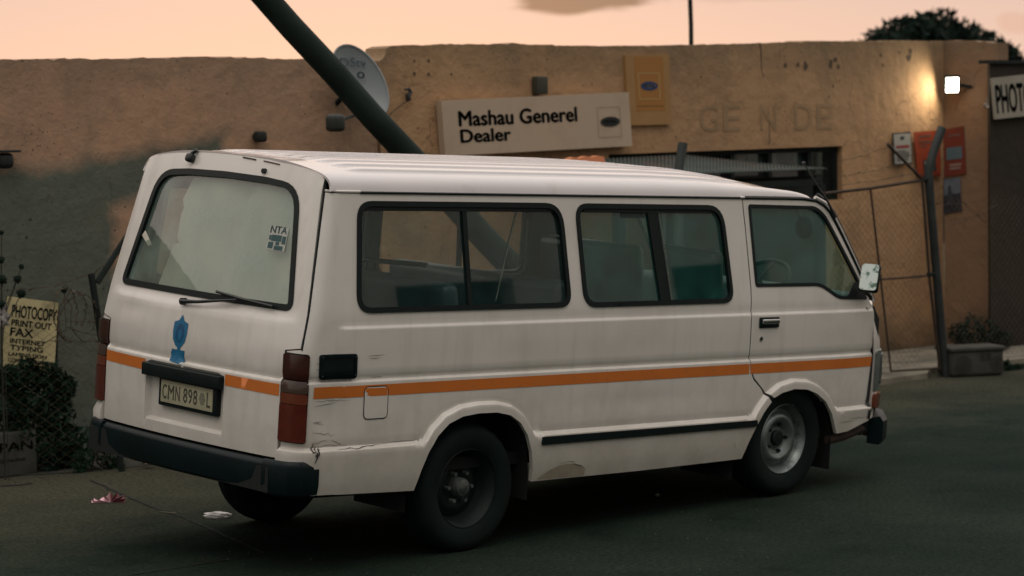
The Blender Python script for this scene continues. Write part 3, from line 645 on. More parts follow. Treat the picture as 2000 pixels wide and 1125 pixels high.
# door with window, handle, lock, stripe
door = panel('door', doorouter, [doorwin], Sn, .022, paint, van, .022, extra=CREASE)
panel('window_seal', inset(doorwin, -.003), [inset(doorwin, .016)], Sn, .02, rubber, door, .016, off=.004)
panel('door_window', inset(doorwin, .008), [], Sn, .10, glassg, door, 0, off=-.012)
panel('quarter_trim', [(2.84, 1.110), (3.112, 1.106), (3.035, 1.21), (2.985, 1.20), (2.93, 1.135)], [], Sn, .03, rubber, door, .006, off=.0035)
sdecal('door_stripe', [(2.070, .712), (3.190, .712), (3.191, .768), (2.066, .768)], orange, door)
sdecal('dent_gap', [(3.180, .96), (3.184, .85), (3.178, .775), (3.160, .62), (3.148, .50), (3.150, .41), (3.176, .40), (3.184, .50), (3.190, .62), (3.191, .775), (3.188, .90)], blackm, door, off=.003, sp=.03)
g = MB(); P0 = Sn(np.array(2.208), np.array(.99)); yy = P0[1]
g.box((2.208, yy - .004, .993), (.165, .012, .060), bev=.005); g.box((2.208, yy - .016, 1.000), (.140, .018, .026), mi=1, bev=.006); g.build('handle', [rubber, chrome], door, 40)
g = MB(); g.tube([(2.149, yy + .002, .904), (2.149, yy - .006, .904)], .013, 12); g.tube([(2.149, yy - .006, .904), (2.149, yy - .009, .904)], .008, 12, mi=1); g.build('key_lock', [chrome, blackm], door, 40)
# door mirror
mc = Vector((3.0, -.915, 1.235))
g = MB(); q = Matrix.Rotation(R(25), 3, 'Z') @ Matrix.Rotation(R(20), 3, 'Y'); g.box(mc, (.05, .112, .170), rot=q, bev=.02); g.tube([mc + Vector((.01, .05, -.07)), (3.09, -.86, 1.12)], .012, 8); g.tube([mc + Vector((.01, .05, -.05)), (3.06, -.84, 1.15)], .009, 8)
dmir = g.build('door_mirror', rubber, van, 35)
g = MB(); g.prism(rr([(-.050, -.078), (.050, -.078), (.050, .078), (-.050, .078)], .022), -.0285, -.0255, plane='yz'); g.v = [tuple(mc + q @ Vector(v_)) for v_ in g.v]; g.build('mirror_glass', mirrorm, dmir)
# aerial
g = MB(); g.tube([(2.80, -.79, 1.575), (2.735, -.785, 1.66), (2.60, -.785, 1.78), (2.50, -.785, 1.873)], .004, 6, rs=[.010, .007, .004, .0035]); g.tube([(2.50, -.785, 1.873), (2.488, -.785, 1.885)], .009, 6); g.build('aerial', blackm, van, 40)
# wheels
def wheel(x, y, z, sg, m_rim, front):
    t = MB(); Rt = .325
    t.lathe([(.195, -.085), (.215, -.098), (.27, -.105), (.30, -.098), (.317, -.078), (.325, -.05), (.3255, -.03), (.319, -.028), (.319, -.020), (.3265, -.018), (.3265, .0), (.319, .002), (.319, .010), (.3265, .012), (.325, .05), (.317, .078), (.30, .098), (.27, .105), (.215, .098), (.195, .085)], (x, y, z))
    tb = t.build('tyre', tyrem, None, 40, fix=True)
    r = MB(); o = -1 if sg < 0 else 1
    P_ = [(.198, .092), (.203, .086), (.198, .078), (.186, .070), (.178, .045), (.168, .030), (.150, .032), (.138, .050), (.125, .060), (.108, .058), (.085, .030), (.068, .022), (.058, .026), (.001, .028)] if front else [(.198, .092), (.203, .086), (.198, .078), (.186, .070), (.176, .01), (.160, -.02), (.135, -.005), (.120, .010), (.095, .012), (.075, .0), (.06, .0), (.001, .004)]
    r.lathe([(a, o * b) for a, b in P_], (x, y, z))
    if front:
        for k in range(12): pass
    rm = r.build('rim', m_rim, None, 50)
    h = MB(); h.lathe([(.048, o * .0), (.048, o * .05), (.042, o * .062), (.02, o * .07), (.001, o * .071)] if not front else [(.045, o * .02), (.045, o * .045), (.038, o * .052), (.001, o * .055)], (x, y, z), n=24)
    for k in range(5 if front else 6):
        a = 2 * math.pi * k / (5 if front else 6); h.tube([(x + .078 * math.cos(a), y + o * .01, z + .078 * math.sin(a)), (x + .078 * math.cos(a), y + o * .045, z + .078 * math.sin(a))], .010, 6)
    hb = h.build('hub', steel if not front else darksteel, None, 40)
    w_ = empty('wheel'); w_.parent = van
    for k in (tb, rm, hb): k.parent = w_
    return w_
WH = [(0.0, -.73, .211, -1, darksteel, 0), (2.435, -.735, .323, -1, steel, 1), (-.02, .70, .212 - .088, 1, darksteel, 0), (2.425, .70, .325 - .088, 1, steel, 1)]
for a in WH: wheel(*a)
g = MB(); g.tube([(0, -.64, .21), (0, .64, .13)], .05, 10); g.tube([(2.425, -.6, .32), (2.425, .6, .25)], .035, 8)
for y in (-.5, .5):
    g.tube([(-.62, y, .27), (-.3, y, .22), (0, y, .16), (.3, y, .2), (.65, y, .27)], .025, 6)
g.tube([(-1.02, -.70, .232), (-.45, -.71, .222)], .022, 6)
g.build('underframe', under, van, 40)
g = MB(); g.box((1.0, 0, .33), (4.0, 1.50, .06)); g.box((-.95, 0, .32), (.5, 1.45, .12)); g.build('floor', under, van)
for (ar, nm) in ((archR, 0), (archF, 1)):
    for sg in (-1, 1):
        m_ = MB(); a = scale_arch(ar, .014); pts = [(p[0], p[1]) for p in a]; n = len(pts)
        m_.add([(x, sg * .82, z) for x, z in pts] + [(x, sg * .44, z) for x, z in pts], [(i, i + 1, n + i + 1, n + i) for i in range(n - 1)] + [tuple(range(n, 2 * n))]); m_.build('wheel_well', under, van, 40)
# interior
for sg in (-1, 1):
    f = side_map(sg)
    panel('lining', [(-1.0, .40), (-.42, .40), (-.40, .64), (.42, .64), (.44, .36), (2.0, .36), (2.08, .66), (2.85, .66), (3.1, .5), (3.1, 1.09), (2.64, 1.645), (-.86, 1.645), (-.98, 1.2)], [inset(win1, -.012), inset(win2, -.012), inset(doorwin, .004)], f, .09, interior, van, 0, off=-.034)
hl = MB(); hl.box((.88, 0, 1.655), (3.35, 1.38, .02)); hl.build('headliner', interior, van)
def seat(x, y0, y1, top, zb=.70, rake=10, seatm=seatm):
    s_ = empty('bench_seat'); s_.parent = van; yc = (y0 + y1) / 2; wd = y1 - y0
    g = MB(); g.box((x + .22, yc, zb), (.48, wd, .13), bev=.04); g.build('cushion', seatm, s_, 40)
    g = MB(); h = top - zb; q = Matrix.Rotation(R(-rake), 3, 'Y'); g.box((x - .04, yc, zb + h / 2), (.11, wd, h), rot=q, bev=.045); g.build('backrest', seatm, s_, 40)
    for y in (y0 + .1, y1 - .1): g = MB(); g.box((x + .2, y, .5), (.36, .03, .30)); g.build('leg', darksteel, s_)
seat(-.72, -.72, .72, 1.165); seat(.02, -.70, .66, 1.23); seat(.82, -.70, .66, 1.23)
seat(1.97, -.72, -.24, 1.385, .85, 6, seatb); seat(1.97, -.12, .66, 1.36, .85, 6, seatb)
g = MB(); g.tube([(.33, -.60, 1.12), (.40, -.60, 1.42), (.43, -.62, 1.6)], .006, 6); g.tube([(-.86, .70, 1.1), (-.82, .68, 1.62)], .008, 6); g.tube([(-.10, .55, 1.24), (.02, .2, 1.27), (.12, -.3, 1.28)], .014, 6); g.build('grab_rail', chrome, van, 40)
g = MB(); g.box((2.99, 0, 1.02), (.42, 1.52, .22), bev=.05); g.box((2.85, -.36, 1.11), (.2, .34, .07), bev=.03); g.build('dashboard', interior, van, 40)
g = MB(); ct = Vector((2.66, -.36, 1.165)); q = Matrix.Rotation(R(-38), 3, 'Y')
g.tube([ct + q @ Vector((.195 * math.cos(t), .195 * math.sin(t), 0)) for t in np.linspace(0, 2 * math.pi, 33)], .014, 8)
for t in (0, 2.1, 4.2): g.tube([ct, ct + q @ Vector((.19 * math.cos(t), .19 * math.sin(t), 0))], .011, 6)
g.tube([ct, ct + q @ Vector((0, 0, -.25))], .03, 8); g.build('steering_wheel', rubber, van, 40)
g = MB(); mcn = Vector((2.83, -.55, 1.50))
g.lathe([(.001, 0), (.055, .004), (.062, .0), (.066, -.008), (.055, -.014)], mcn, 'x', 24); g.tube([mcn, (2.80, -.50, 1.60)], .005, 6); g.build('cabin_mirror', rubber, van, 40)

# ------------------------------------------------------------------ setting materials
def ground_mat():
    m = bpy.data.materials.new('asphalt'); m.use_nodes = True; n, l = m.node_tree.nodes, m.node_tree.links; p = n['Principled BSDF']
    tc = n.new('ShaderNodeTexCoord')
    def noise(s, d=8, r=.6, w_=None):
        t = n.new('ShaderNodeTexNoise'); t.inputs['Scale'].default_value = s; t.inputs['Detail'].default_value = d; t.inputs['Roughness'].default_value = r; l.new(tc.outputs['Object'], t.inputs[0]); return t.outputs['Fac']
    r1 = n.new('ShaderNodeValToRGB'); l.new(noise(.55), r1.inputs[0]); r1.color_ramp.elements[0].position = .38; r1.color_ramp.elements[1].position = .64
    r1.color_ramp.elements[0].color = (.007, .015, .011, 1); r1.color_ramp.elements[1].color = (.020, .031, .022, 1)
    r2 = n.new('ShaderNodeMapRange'); l.new(noise(38, 8, .85), r2.inputs[0]); r2.inputs[1].default_value = .35; r2.inputs[2].default_value = .68; r2.inputs[3].default_value = .3; r2.inputs[4].default_value = 2.1
    v = n.new('ShaderNodeVectorMath'); v.operation = 'SCALE'; l.new(r1.outputs[0], v.inputs[0]); l.new(r2.outputs[0], v.inputs['Scale'])
    r3 = n.new('ShaderNodeMapRange'); l.new(noise(1.7, 10, .7), r3.inputs[0]); r3.inputs[1].default_value = .55; r3.inputs[2].default_value = .70; r3.inputs[3].default_value = 0; r3.inputs[4].default_value = .7
    m0 = n.new('ShaderNodeMixRGB'); l.new(r3.outputs[0], m0.inputs[0]); l.new(v.outputs[0], m0.inputs[1]); m0.inputs[2].default_value = (.006, .010, .008, 1)
    # dust blown to the foot of the wall
    sx = n.new('ShaderNodeSeparateXYZ'); l.new(tc.outputs['Object'], sx.inputs[0]); ad = n.new('ShaderNodeMath'); ad.operation = 'MULTIPLY_ADD'; l.new(noise(1.1, 8, .7), ad.inputs[0]); ad.inputs[1].default_value = 3.2; l.new(sx.outputs['Y'], ad.inputs[2])
    r4 = n.new('ShaderNodeMapRange'); l.new(ad.outputs[0], r4.inputs[0]); r4.inputs[1].default_value = 2.6; r4.inputs[2].default_value = 5.0; r4.inputs[3].default_value = 0; r4.inputs[4].default_value = .85
    mm = n.new('ShaderNodeMixRGB'); l.new(r4.outputs[0], mm.inputs[0]); l.new(m0.outputs[0], mm.inputs[1])
    dc_ = n.new('ShaderNodeVectorMath'); dc_.operation = 'SCALE'; dc_.inputs[0].default_value = (.068, .066, .046); l.new(r2.outputs[0], dc_.inputs['Scale']); l.new(dc_.outputs[0], mm.inputs[2])
    l.new(mm.outputs[0], p.inputs['Base Color']); p.inputs['Roughness'].default_value = .95; p.inputs['Specular IOR Level'].default_value = .06
    b = n.new('ShaderNodeBump'); b.inputs['Distance'].default_value = .008; b.inputs['Strength'].default_value = 1.; l.new(noise(60, 8, .75), b.inputs['Height']); l.new(b.outputs[0], p.inputs['Normal'])
    return m
asphalt = ground_mat()
def wall_mat(name, c1, c2, grey, patch=False, bumpd=.010):
    """plaster: two-tone ochre with chips; optional unpainted grey cement patch with a ragged outline"""
    m = bpy.data.materials.new(name); m.use_nodes = True; n, l = m.node_tree.nodes, m.node_tree.links; p = n['Principled BSDF']; p.inputs['Roughness'].default_value = .9; p.inputs['Specular IOR Level'].default_value = .2
    tc = n.new('ShaderNodeTexCoord')
    def noise(s, d=8, r=.6, st=None):
        t = n.new('ShaderNodeTexNoise'); t.inputs['Scale'].default_value = s; t.inputs['Detail'].default_value = d; t.inputs['Roughness'].default_value = r
        if st: mp_ = n.new('ShaderNodeMapping'); mp_.inputs['Scale'].default_value = st; l.new(tc.outputs['Object'], mp_.inputs[0]); l.new(mp_.outputs[0], t.inputs[0])
        else: l.new(tc.outputs['Object'], t.inputs[0])
        return t.outputs['Fac']
    def rng_(src, a, b, c, d):
        r = n.new('ShaderNodeMapRange'); l.new(src, r.inputs[0]); r.inputs[1].default_value = a; r.inputs[2].default_value = b; r.inputs[3].default_value = c; r.inputs[4].default_value = d; return r.outputs[0]
    def mix(f, a, b):
        x = n.new('ShaderNodeMixRGB'); l.new(f, x.inputs[0])
        for i, k in ((1, a), (2, b)):
            if isinstance(k, tuple): x.inputs[i].default_value = (*k, 1)
            else: l.new(k, x.inputs[i])
        return x.outputs[0]
    def mth(op, a, b):
        x = n.new('ShaderNodeMath'); x.operation = op; x.use_clamp = False
        for i, k in ((0, a), (1, b)):
            if isinstance(k, (int, float)): x.inputs[i].default_value = k
            else: l.new(k, x.inputs[i])
        return x.outputs[0]
    c = mix(rng_(noise(.9, 6), .35, .65, 0, 1), c1, c2)
    c = mix(rng_(noise(1.6, 8, .7, (1, 1, .25)), .52, .75, 0, .55), c, grey)           # rain streaks
    sx = n.new('ShaderNodeSeparateXYZ'); l.new(tc.outputs['Object'], sx.inputs[0])
    # grime along the top edge and by the ground
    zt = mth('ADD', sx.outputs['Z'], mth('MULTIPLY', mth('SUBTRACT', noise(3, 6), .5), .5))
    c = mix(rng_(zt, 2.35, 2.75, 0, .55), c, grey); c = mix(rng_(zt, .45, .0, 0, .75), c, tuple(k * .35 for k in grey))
    if patch:
        # cement patch: x < 1.28 and z < 1.92, plus a lower arm up to x 1.9
        nn_ = mth('MULTIPLY', mth('SUBTRACT', noise(2.6, 8, .6), .5), .42)
        a = mth('MINIMUM', mth('SUBTRACT', 1.22, mth('ADD', sx.outputs['X'], nn_)), mth('SUBTRACT', 1.90, mth('ADD', sx.outputs['Z'], mth('MULTIPLY', nn_, .6))))
        b_ = mth('MINIMUM', mth('SUBTRACT', 2.15, mth('ADD', sx.outputs['X'], nn_)), mth('SUBTRACT', .17, mth('ABSOLUTE', mth('SUBTRACT', mth('ADD', sx.outputs['Z'], mth('MULTIPLY', nn_, .5)), mth('ADD', 1.58, mth('MULTIPLY', sx.outputs['X'], .16))), 0)))
        c = mix(rng_(mth('MAXIMUM', a, b_), -.05, .07, 0, .93), c, tuple(k * .8 for k in (.12, .155, .125)))
        c = mix(rng_(noise(5, 8, .7), .5, .7, 0, .25), c, (.06, .07, .062))
    v = n.new('ShaderNodeTexVoronoi'); v.inputs['Scale'].default_value = 11; l.new(tc.outputs['Object'], v.inputs[0])
    chips = rng_(mth('ADD', v.outputs['Distance'], mth('MULTIPLY', noise(4, 3), .55)), .285, .32, 1, 0)
    c = mix(mth('MULTIPLY', chips, .75), c, tuple(k * .3 for k in grey))
    l.new(c, p.inputs['Base Color'])
    v2 = n.new('ShaderNodeTexVoronoi'); v2.inputs['Scale'].default_value = 26; l.new(tc.outputs['Object'], v2.inputs[0])
    pits = rng_(mth('ADD', v2.outputs['Distance'], mth('MULTIPLY', noise(2.2, 4), .9)), .46, .50, 1, 0)
    c = mix(mth('MULTIPLY', pits, .5), c, tuple(k * .35 for k in grey))
    vc = n.new('ShaderNodeTexVoronoi'); vc.feature = 'DISTANCE_TO_EDGE'; vc.inputs['Scale'].default_value = .9; vm = n.new('ShaderNodeVectorMath'); vm.operation = 'MULTIPLY_ADD'; nt = n.new('ShaderNodeTexNoise'); nt.inputs['Scale'].default_value = 3.5; nt.inputs['Detail'].default_value = 8; l.new(tc.outputs['Object'], nt.inputs[0])
    l.new(nt.outputs['Color'], vm.inputs[0]); vm.inputs[1].default_value = (.5, .5, .5); l.new(tc.outputs['Object'], vm.inputs[2]); l.new(vm.outputs[0], vc.inputs[0])
    crk_ = mth('MULTIPLY', rng_(vc.outputs['Distance'], .004, .009, 1, 0), rng_(noise(.8, 3), .53, .60, 0, 1))
    c = mix(mth('MULTIPLY', crk_, .32), c, tuple(k * .3 for k in grey))
    c = mix(rng_(noise(3.1, 10, .75), .54, .66, 0, .28), c, grey)
    l.new(c, p.inputs['Base Color']); chips = mth('MAXIMUM', chips, pits)
    h = mth('ADD', mth('MULTIPLY', noise(7, 8, .6), 1.9), mth('ADD', mth('MULTIPLY', noise(38, 6), .35), mth('MULTIPLY', chips, -.6)))
    b = n.new('ShaderNodeBump'); b.inputs['Distance'].default_value = bumpd; b.inputs['Strength'].default_value = 1; l.new(h, b.inputs['Height']); l.new(b.outputs[0], p.inputs['Normal'])
    return m
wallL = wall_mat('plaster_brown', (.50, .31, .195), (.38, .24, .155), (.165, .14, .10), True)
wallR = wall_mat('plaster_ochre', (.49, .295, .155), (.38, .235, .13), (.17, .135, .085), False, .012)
wallT = wall_mat('plaster_return_shaded', (.33, .20, .115), (.26, .165, .10), (.13, .105, .07))  # same plaster with the return wall's weaker light put into a darker colour
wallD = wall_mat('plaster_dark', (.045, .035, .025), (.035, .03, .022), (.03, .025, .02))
concrete = mat('concrete', (.22, .20, .15), .9, var=.3, vs=4, bump=.004, bs=25, dirt_or_reflection=(.08, .075, .055), ds=3, dt=(.45, .65))
soil = mat('soil', (.035, .036, .026), .95, var=.5, vs=5, bump=.02, bs=12)
postm = mat('post_metal', (.010, .017, .015), .7, .1, spec=.3, var=.4, vs=12)
wirem = mat('rusty_wire', (.07, .05, .033), .8, .0, var=.4, vs=15)
woodp = mat('pole_wood', (.018, .030, .025), .85, spec=.2, var=.35, vs=3, bump=.004, bs=20)
leafm = mat('leaf', (.010, .030, .016), .8, var=.5, vs=3, spec=.2)
leafd = mat('dark_leaf', (.007, .018, .011), .85, var=.5, vs=3, spec=.2)
barkm = mat('bark', (.03, .028, .02), .9, var=.4, vs=8)
signw = mat('sign_board', (.50, .385, .275), .55, var=.05, vs=3, dirt_or_reflection=(.40, .30, .21), ds=2.5, dt=(.5, .8))
signb = mat('sign_black', (.006, .010, .009), .55)
signy = mat('sign_yellow', (.36, .20, .07), .6, var=.08, vs=5)
signline = mat('sign_line', (.50, .40, .30), .6)
dishm = mat('dish_grey', (.26, .29, .29), .5, var=.08, vs=5)
corr = mat('corrugated_iron', (.035, .052, .047), .65, .1, var=.35, vs=4, dirt_or_reflection=(.12, .055, .03), ds=3, dt=(.55, .8))

# ------------------------------------------------------------------ ground
g = MB(); g.add([(-400, -400, 0), (400, -400, 0), (400, 400, 0), (-400, 400, 0)], [(0, 1, 2, 3)]); tag(g.build('ground', asphalt), kind='structure')
verge = [(-12, 5.3), (-2, 4.35), (-.03, 4.10), (.41, 3.90), (1.05, 3.78), (2.4, 3.62), (5.2, 3.42), (5.2, 4.55), (-12, 5.9)]
fm = lambda a, b: np.stack([np.asarray(a, float), np.asarray(b, float), .004 + .03 * sm(0, .6, np.minimum(1, pdist([(-12, 5.3), (-2, 4.35), (-.03, 4.10), (.41, 3.90), (1.05, 3.78), (2.4, 3.62), (5.2, 3.42)], np.stack([np.asarray(a).ravel(), np.asarray(b).ravel()], -1), False).reshape(np.shape(a))))], -1)
tag(panel('verge', verge, [], fm, .12, soil, None, 0, jitter=.3), kind='structure')
g = MB(); g.prism([(5.2, 3.28), (6.6, 3.18), (7.45, 3.12), (8.05, 3.13), (8.35, 3.32), (9.2, 3.25), (14, 2.95), (14, 4.55), (5.2, 4.55)], -.05, .045, plane='xy'); tag(g.build('pavement', concrete), kind='structure')
# cracks in the asphalt
crack = mat('crack_tar', (.006, .009, .008), .9)
def road_crack(px, wpx, name='road_crack'):
    g = MB(); P = [gnd(u, v) for u, v in px]; out_ = []
    for a, b in zip(P[:-1], P[1:]):
        n = max(2, int(np.linalg.norm(b - a) / .035)); 
        for k in range(n): out_.append(a + (b - a) * k / n + np.array([*rng.normal(0, .005, 2), 0]))
    out_.append(P[-1]); Q = np.array(out_)[:, :2]; t = np.gradient(Q, axis=0); t /= np.linalg.norm(t, axis=1)[:, None]; nn = np.stack([-t[:, 1], t[:, 0]], -1)
    ww = (wpx * (1 + .6 * rng.uniform(-1, 1, len(Q))))[:, None]; A_ = Q + nn * ww; B_ = Q - nn * ww; n = len(Q)
    g.add([(*a, .004) for a in A_] + [(*b, .004) for b in B_], [(i, i + 1, n + i + 1, n + i) for i in range(n - 1)]); return g.build(name, crack)
for i, (px, w_) in enumerate((([(178, 938), (235, 965), (300, 992), (360, 1012), (430, 1042), (480, 1066), (515, 1082)], .007), ([(250, 1124), (330, 1112), (420, 1098), (515, 1082)], .006), ([(0, 950), (40, 948), (60, 944)], .02))):
    tag(road_crack(px, w_), kind='structure')

# ------------------------------------------------------------------ left boundary wall
YW = 4.6
def front_face(y): 
    def f(a, b): return np.stack([np.asarray(a, float), np.full(np.shape(a), y, float), np.asarray(b, float)], -1)
    f.flip = False; return f
def ragged(pts, amp, sp=.04):
    o = []
    for a, b in zip(pts[:-1], pts[1:]):
        a = np.array(a, float); b = np.array(b, float); n = max(1, int(np.linalg.norm(b - a) / sp))
        for k in range(n): q = a + (b - a) * k / n; o.append((q[0] + (rng.normal(0, amp * .3)), q[1] + rng.normal(0, amp)))
    o.append(tuple(pts[-1])); return o
topL = ragged([(-9, 2.50), (-2, 2.54), (.37, 2.574), (1.4, 2.585), (1.93, 2.598), (2.7, 2.590), (3.10, 2.588), (3.14, 2.592)], .0045)
topL += ragged([(3.14, 2.592), (3.24, 2.60), (3.30, 2.60), (3.36, 2.615), (3.42, 2.602), (3.46, 2.592), (3.52, 2.565)], .004, .02)
lw = empty('boundary_wall', (0, YW, 0))
poly = [(-9, -.05)] + topL + [(3.52, -.05)]
def wall_front(y, amp=.010):
    def f(a, b):
        a = np.asarray(a, float); b = np.asarray(b, float); d = amp * (np.sin(a * 1.7 + b * 2.3) + np.sin(a * 4.1 - b * 3.3) * .5 + np.sin(b * 6 + a * 2) * .3)
        return np.stack([a, y + d, b], -1)
    f.flip = False; return f
o = panel('wall', poly, [], wall_front(YW, .008), .12, wallL, None, .25); bpy.data.objects.remove(lw)
o.name = 'boundary_wall'; tag(o, 'brown plastered wall with a dark grey cement patch behind the back of the minibus', 'wall')

# ------------------------------------------------------------------ shop building
shop = empty('shop_building', (6.8, YW + .5, 0)); tag(shop, 'ochre plastered flat shop building with a narrow barred window behind the minibus', 'building')
def sh(o): o.matrix_parent_inverse = Matrix.Translation((-6.8, -YW - .5, 0)); return o
topR = ragged([(3.53, 2.58), (3.56, 2.585), (3.585, 2.62), (3.60, 2.665), (3.66, 2.683), (4.2, 2.700), (4.87, 2.708), (5.3, 2.700), (6.0, 2.700), (6.82, 2.712), (7.6, 2.735), (8.51, 2.757), (9.4, 2.768), (10.2425, 2.776)], .0035)
WX0, WX1, WZ0, WZ1 = 5.9, 8.79, 1.40, 1.862
sh(panel('wall', [(3.53, -.05)] + topR + [(10.243, -.05)], [[(WX0, WZ0), (WX1, WZ0), (WX1, WZ1), (WX0, WZ1 - .01)]], wall_front(YW - .02, .008), .11, wallR, shop, .22))
# return wall turning towards the street
C0 = np.array([10.25, YW - .02]); e1 = at(1950, 400, 4.05); C1 = e1[:2]; ud = (C1 - C0) / np.linalg.norm(C1 - C0); LN = np.linalg.norm(C1 - C0)
def ret_map(off=0.):
    nn = np.array([ud[1], -ud[0]])
    def f(a, b):
        a = np.asarray(a, float); b = np.asarray(b, float); p = C0 + a[..., None] * ud + nn * off
        return np.stack([p[..., 0], p[..., 1], b], -1)
    f.flip = False; return f
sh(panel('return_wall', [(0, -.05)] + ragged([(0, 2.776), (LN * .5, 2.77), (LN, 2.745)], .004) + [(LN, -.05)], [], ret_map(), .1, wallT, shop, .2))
g = MB(); g.prism([(3.6, YW + .23), (10.3, YW + .23), (10.9, YW + 1.5), (10.9, 9), (3.6, 9)], 2.3, 2.36, plane='xy'); sh(g.build('roof_slab', concrete, shop))
g = MB(); g.box((3.63, 6.9, 1.2), (.12, 4.3, 2.4)); g.box((7.3, 9.0, 1.2), (7.4, .12, 2.4)); sh(g.build('back_wall', wallR, shop))
# window: dark frame, bars, things behind
g = MB()
for (a, b, c, d) in ((WX0, WX1, WZ1 - .045, WZ1 - .006), (WX0, WX1, WZ0, WZ0 + .035)): g.box(((a + b) / 2, YW + .06, (c + d) / 2), (b - a, .06, d - c))
for x in (WX0 + .02, 7.05, 7.42, 7.9, 8.42, WX1 - .025): g.box((x, YW + .055, (WZ0 + WZ1) / 2), (.045, .05, WZ1 - WZ0 - .06))
wf = sh(g.build('window_frame', postm, shop))
g = MB()
for x in np.arange(8.46, 8.76, .022): g.tube([(x, YW + .02, WZ0 + .03), (x, YW + .02, WZ1 - .03)], .003, 4)
for z in np.arange(WZ0 + .04, WZ1 - .03, .022): g.tube([(8.45, YW + .016, z), (8.77, YW + .016, z)], .003, 4)
m_ = g.build('window_mesh', postm, wf); 
g = MB(); g.add([(WX0, YW + .09, WZ0), (WX1, YW + .09, WZ0), (WX1, YW + .09, WZ1), (WX0, YW + .09, WZ1)], [(0, 1, 2, 3)]); g.build('window_pane', glass_mat('shop_glass', (.35, .42, .40), 1., haze=.05), wf)
gds = [((.75, .60, .55), .28, .16), ((.10, .18, .16), .42, .18), ((.40, .52, .48), .26, .2), ((.8, .62, .56), .2, .15), ((.45, .55, .48), .3, .18)]
for i in range(9):
    c, w_, h_ = gds[i % 5]; x = 7.05 + i * .19
    g = MB(); g.box((x, YW + .13, 1.755 + rng.uniform(-.01, .02)), (w_ * .6, .04, h_ * .95), bev=.010); b = g.build('carton', mat('carton_%d' % i, c, .6, var=.3, vs=12))
    tag(b, 'goods carton on the shelf behind the shop window, half hidden in the dark', 'carton', 'cartons behind the shop window')
g = MB(); g.box((7.6, YW + .3, 1.60), (2.6, .3, .03)); g.box((7.6, YW + .62, 1.8), (3.2, .03, 1.4)); sh(g.build('shelf', interior, shop))

# faded painted lettering
fade = mat('faded_letters', (.31, .205, .11), .9, var=.15, vs=6)
wf0 = wall_front(YW - .02, .008)
def fw(a, b):
    p = wf0(a, b); p[..., 1] -= .004; return p
g = MB()
p0 = at(1362, 258, YW); p1 = at(1425, 200, YW); HT = p1[2] - p0[2]
for t, u0, u1 in (('G', 1362, 1398), ('E', 1408, 1440), ('N', 1480, 1512), ('D', 1548, 1583), ('E', 1592, 1620)):
    a = at(u0, 255, YW); b = at(u1, 255, YW); put_text(g, t, fw, a[0], p0[2], b[0] - a[0], HT * .9, 0)
sh(g.build('faded_lettering', fade, shop, fix=False))
# wall crack
g = MB(); cr = [(1485, 85), (1490, 160), (1492, 190), (1500, 215), (1503, 240), (1502, 290)]; P = [at(u, v, YW - .024) for u, v in cr]; Q = []
for a, b in zip(P[:-1], P[1:]):
    for k in range(6): Q.append(a + (b - a) * k / 6 + np.array([rng.normal(0, .004), 0, 0]))
g.tube(Q, .0035, 4); sh(g.build('wall_crack', crk, shop))
# broken plaster pits near the top right, bolt holes
holem = mat('hole_dark', (.09, .065, .04), .95)
g = MB()
for (u, v, r) in ((1575, 128, .03), (1560, 126, .02), (1535, 128, .018), (1625, 125, .03), (1634, 116, .02), (1640, 130, .018), (1720, 108, .015), (1725, 128, .014), (1775, 112, .03), (1777, 100, .02), (1755, 103, .012), (810, 119, .010), (838, 119, .012), (810, 144, .014), (838, 145, .013)):
    c = at(u, v, YW - .024); n = 9; g = MB(); a_ = [(c[0] + r * (1 + .4 * rng.uniform(-1, 1)) * math.cos(t), c[2] + r * 1.1 * (1 + .4 * rng.uniform(-1, 1)) * math.sin(t)) for t in np.linspace(0, 2 * math.pi, n, endpoint=False)]; a_ = np.array(a_)
    g.add(fw(a_[:, 0], a_[:, 1]), [tuple(range(n))]); sh(g.build('plaster_hole', holem, shop))

# main sign (stands off the wall, leaning a little)
sg_ = empty('shop_sign', (5.16, YW - .1, 2.1)); tag(sg_, 'wide cream sign board reading Mashau Generel Dealer on the ochre wall', 'sign')
def under_(o, par): o.parent = par; o.matrix_parent_inverse = Matrix.Translation(-Vector(par.location)); return o
A_ = at(870, 305, YW - .1); B_ = at(1235, 285, YW - .1); D_ = at(862, 197, YW - .1); C_ = at(1228, 180, YW - .1)
g = MB(); q4 = [A_, B_, C_, D_]; back = [p + np.array([0, .06, 0]) for p in q4]; g.add(q4 + back, [(0, 1, 2, 3), (7, 6, 5, 4), (0, 4, 5, 1), (1, 5, 6, 2), (2, 6, 7, 3), (3, 7, 4, 0)]); under_(g.build('board', signw), sg_)
ux = (B_ - A_); uy = (D_ - A_); sm_ = plane_map(A_, ux, uy, .003)
g = MB(); put_text(g, 'Mashau Generel', sm_, .077, .52, .625, .29, .036); put_text(g, 'Dealer', sm_, .080, .22, .262, .25, .036); under_(g.build('lettering', signb, fix=False), sg_)
g = MB(); n = 32; sm2 = plane_map(A_, ux, uy, .005); tt = np.linspace(0, 2 * math.pi, n, endpoint=False); g.add(sm2(.882 + .055 * np.cos(tt), .49 + .095 * np.sin(tt)), [tuple(range(n))], 0)
put_text(g, 'MTN', plane_map(A_, ux, uy, .007), .850, .46, .062, .065, .02, mi=1)
def frame_lines(g, fm_, x0, y0, x1, y1, t, th, mi):
    for (a, b, c, d) in ((x0, y0, x1, y0 + th), (x0, y1 - th, x1, y1), (x0, y0 + th, x0 + t, y1 - th), (x1 - t, y0 + th, x1, y1 - th)): g.add(fm_(np.array([a, c, c, a]), np.array([b, b, d, d])), [(0, 1, 2, 3)], mi)
frame_lines(g, sm2, .815, .20, .948, .79, .006, .018, 2)
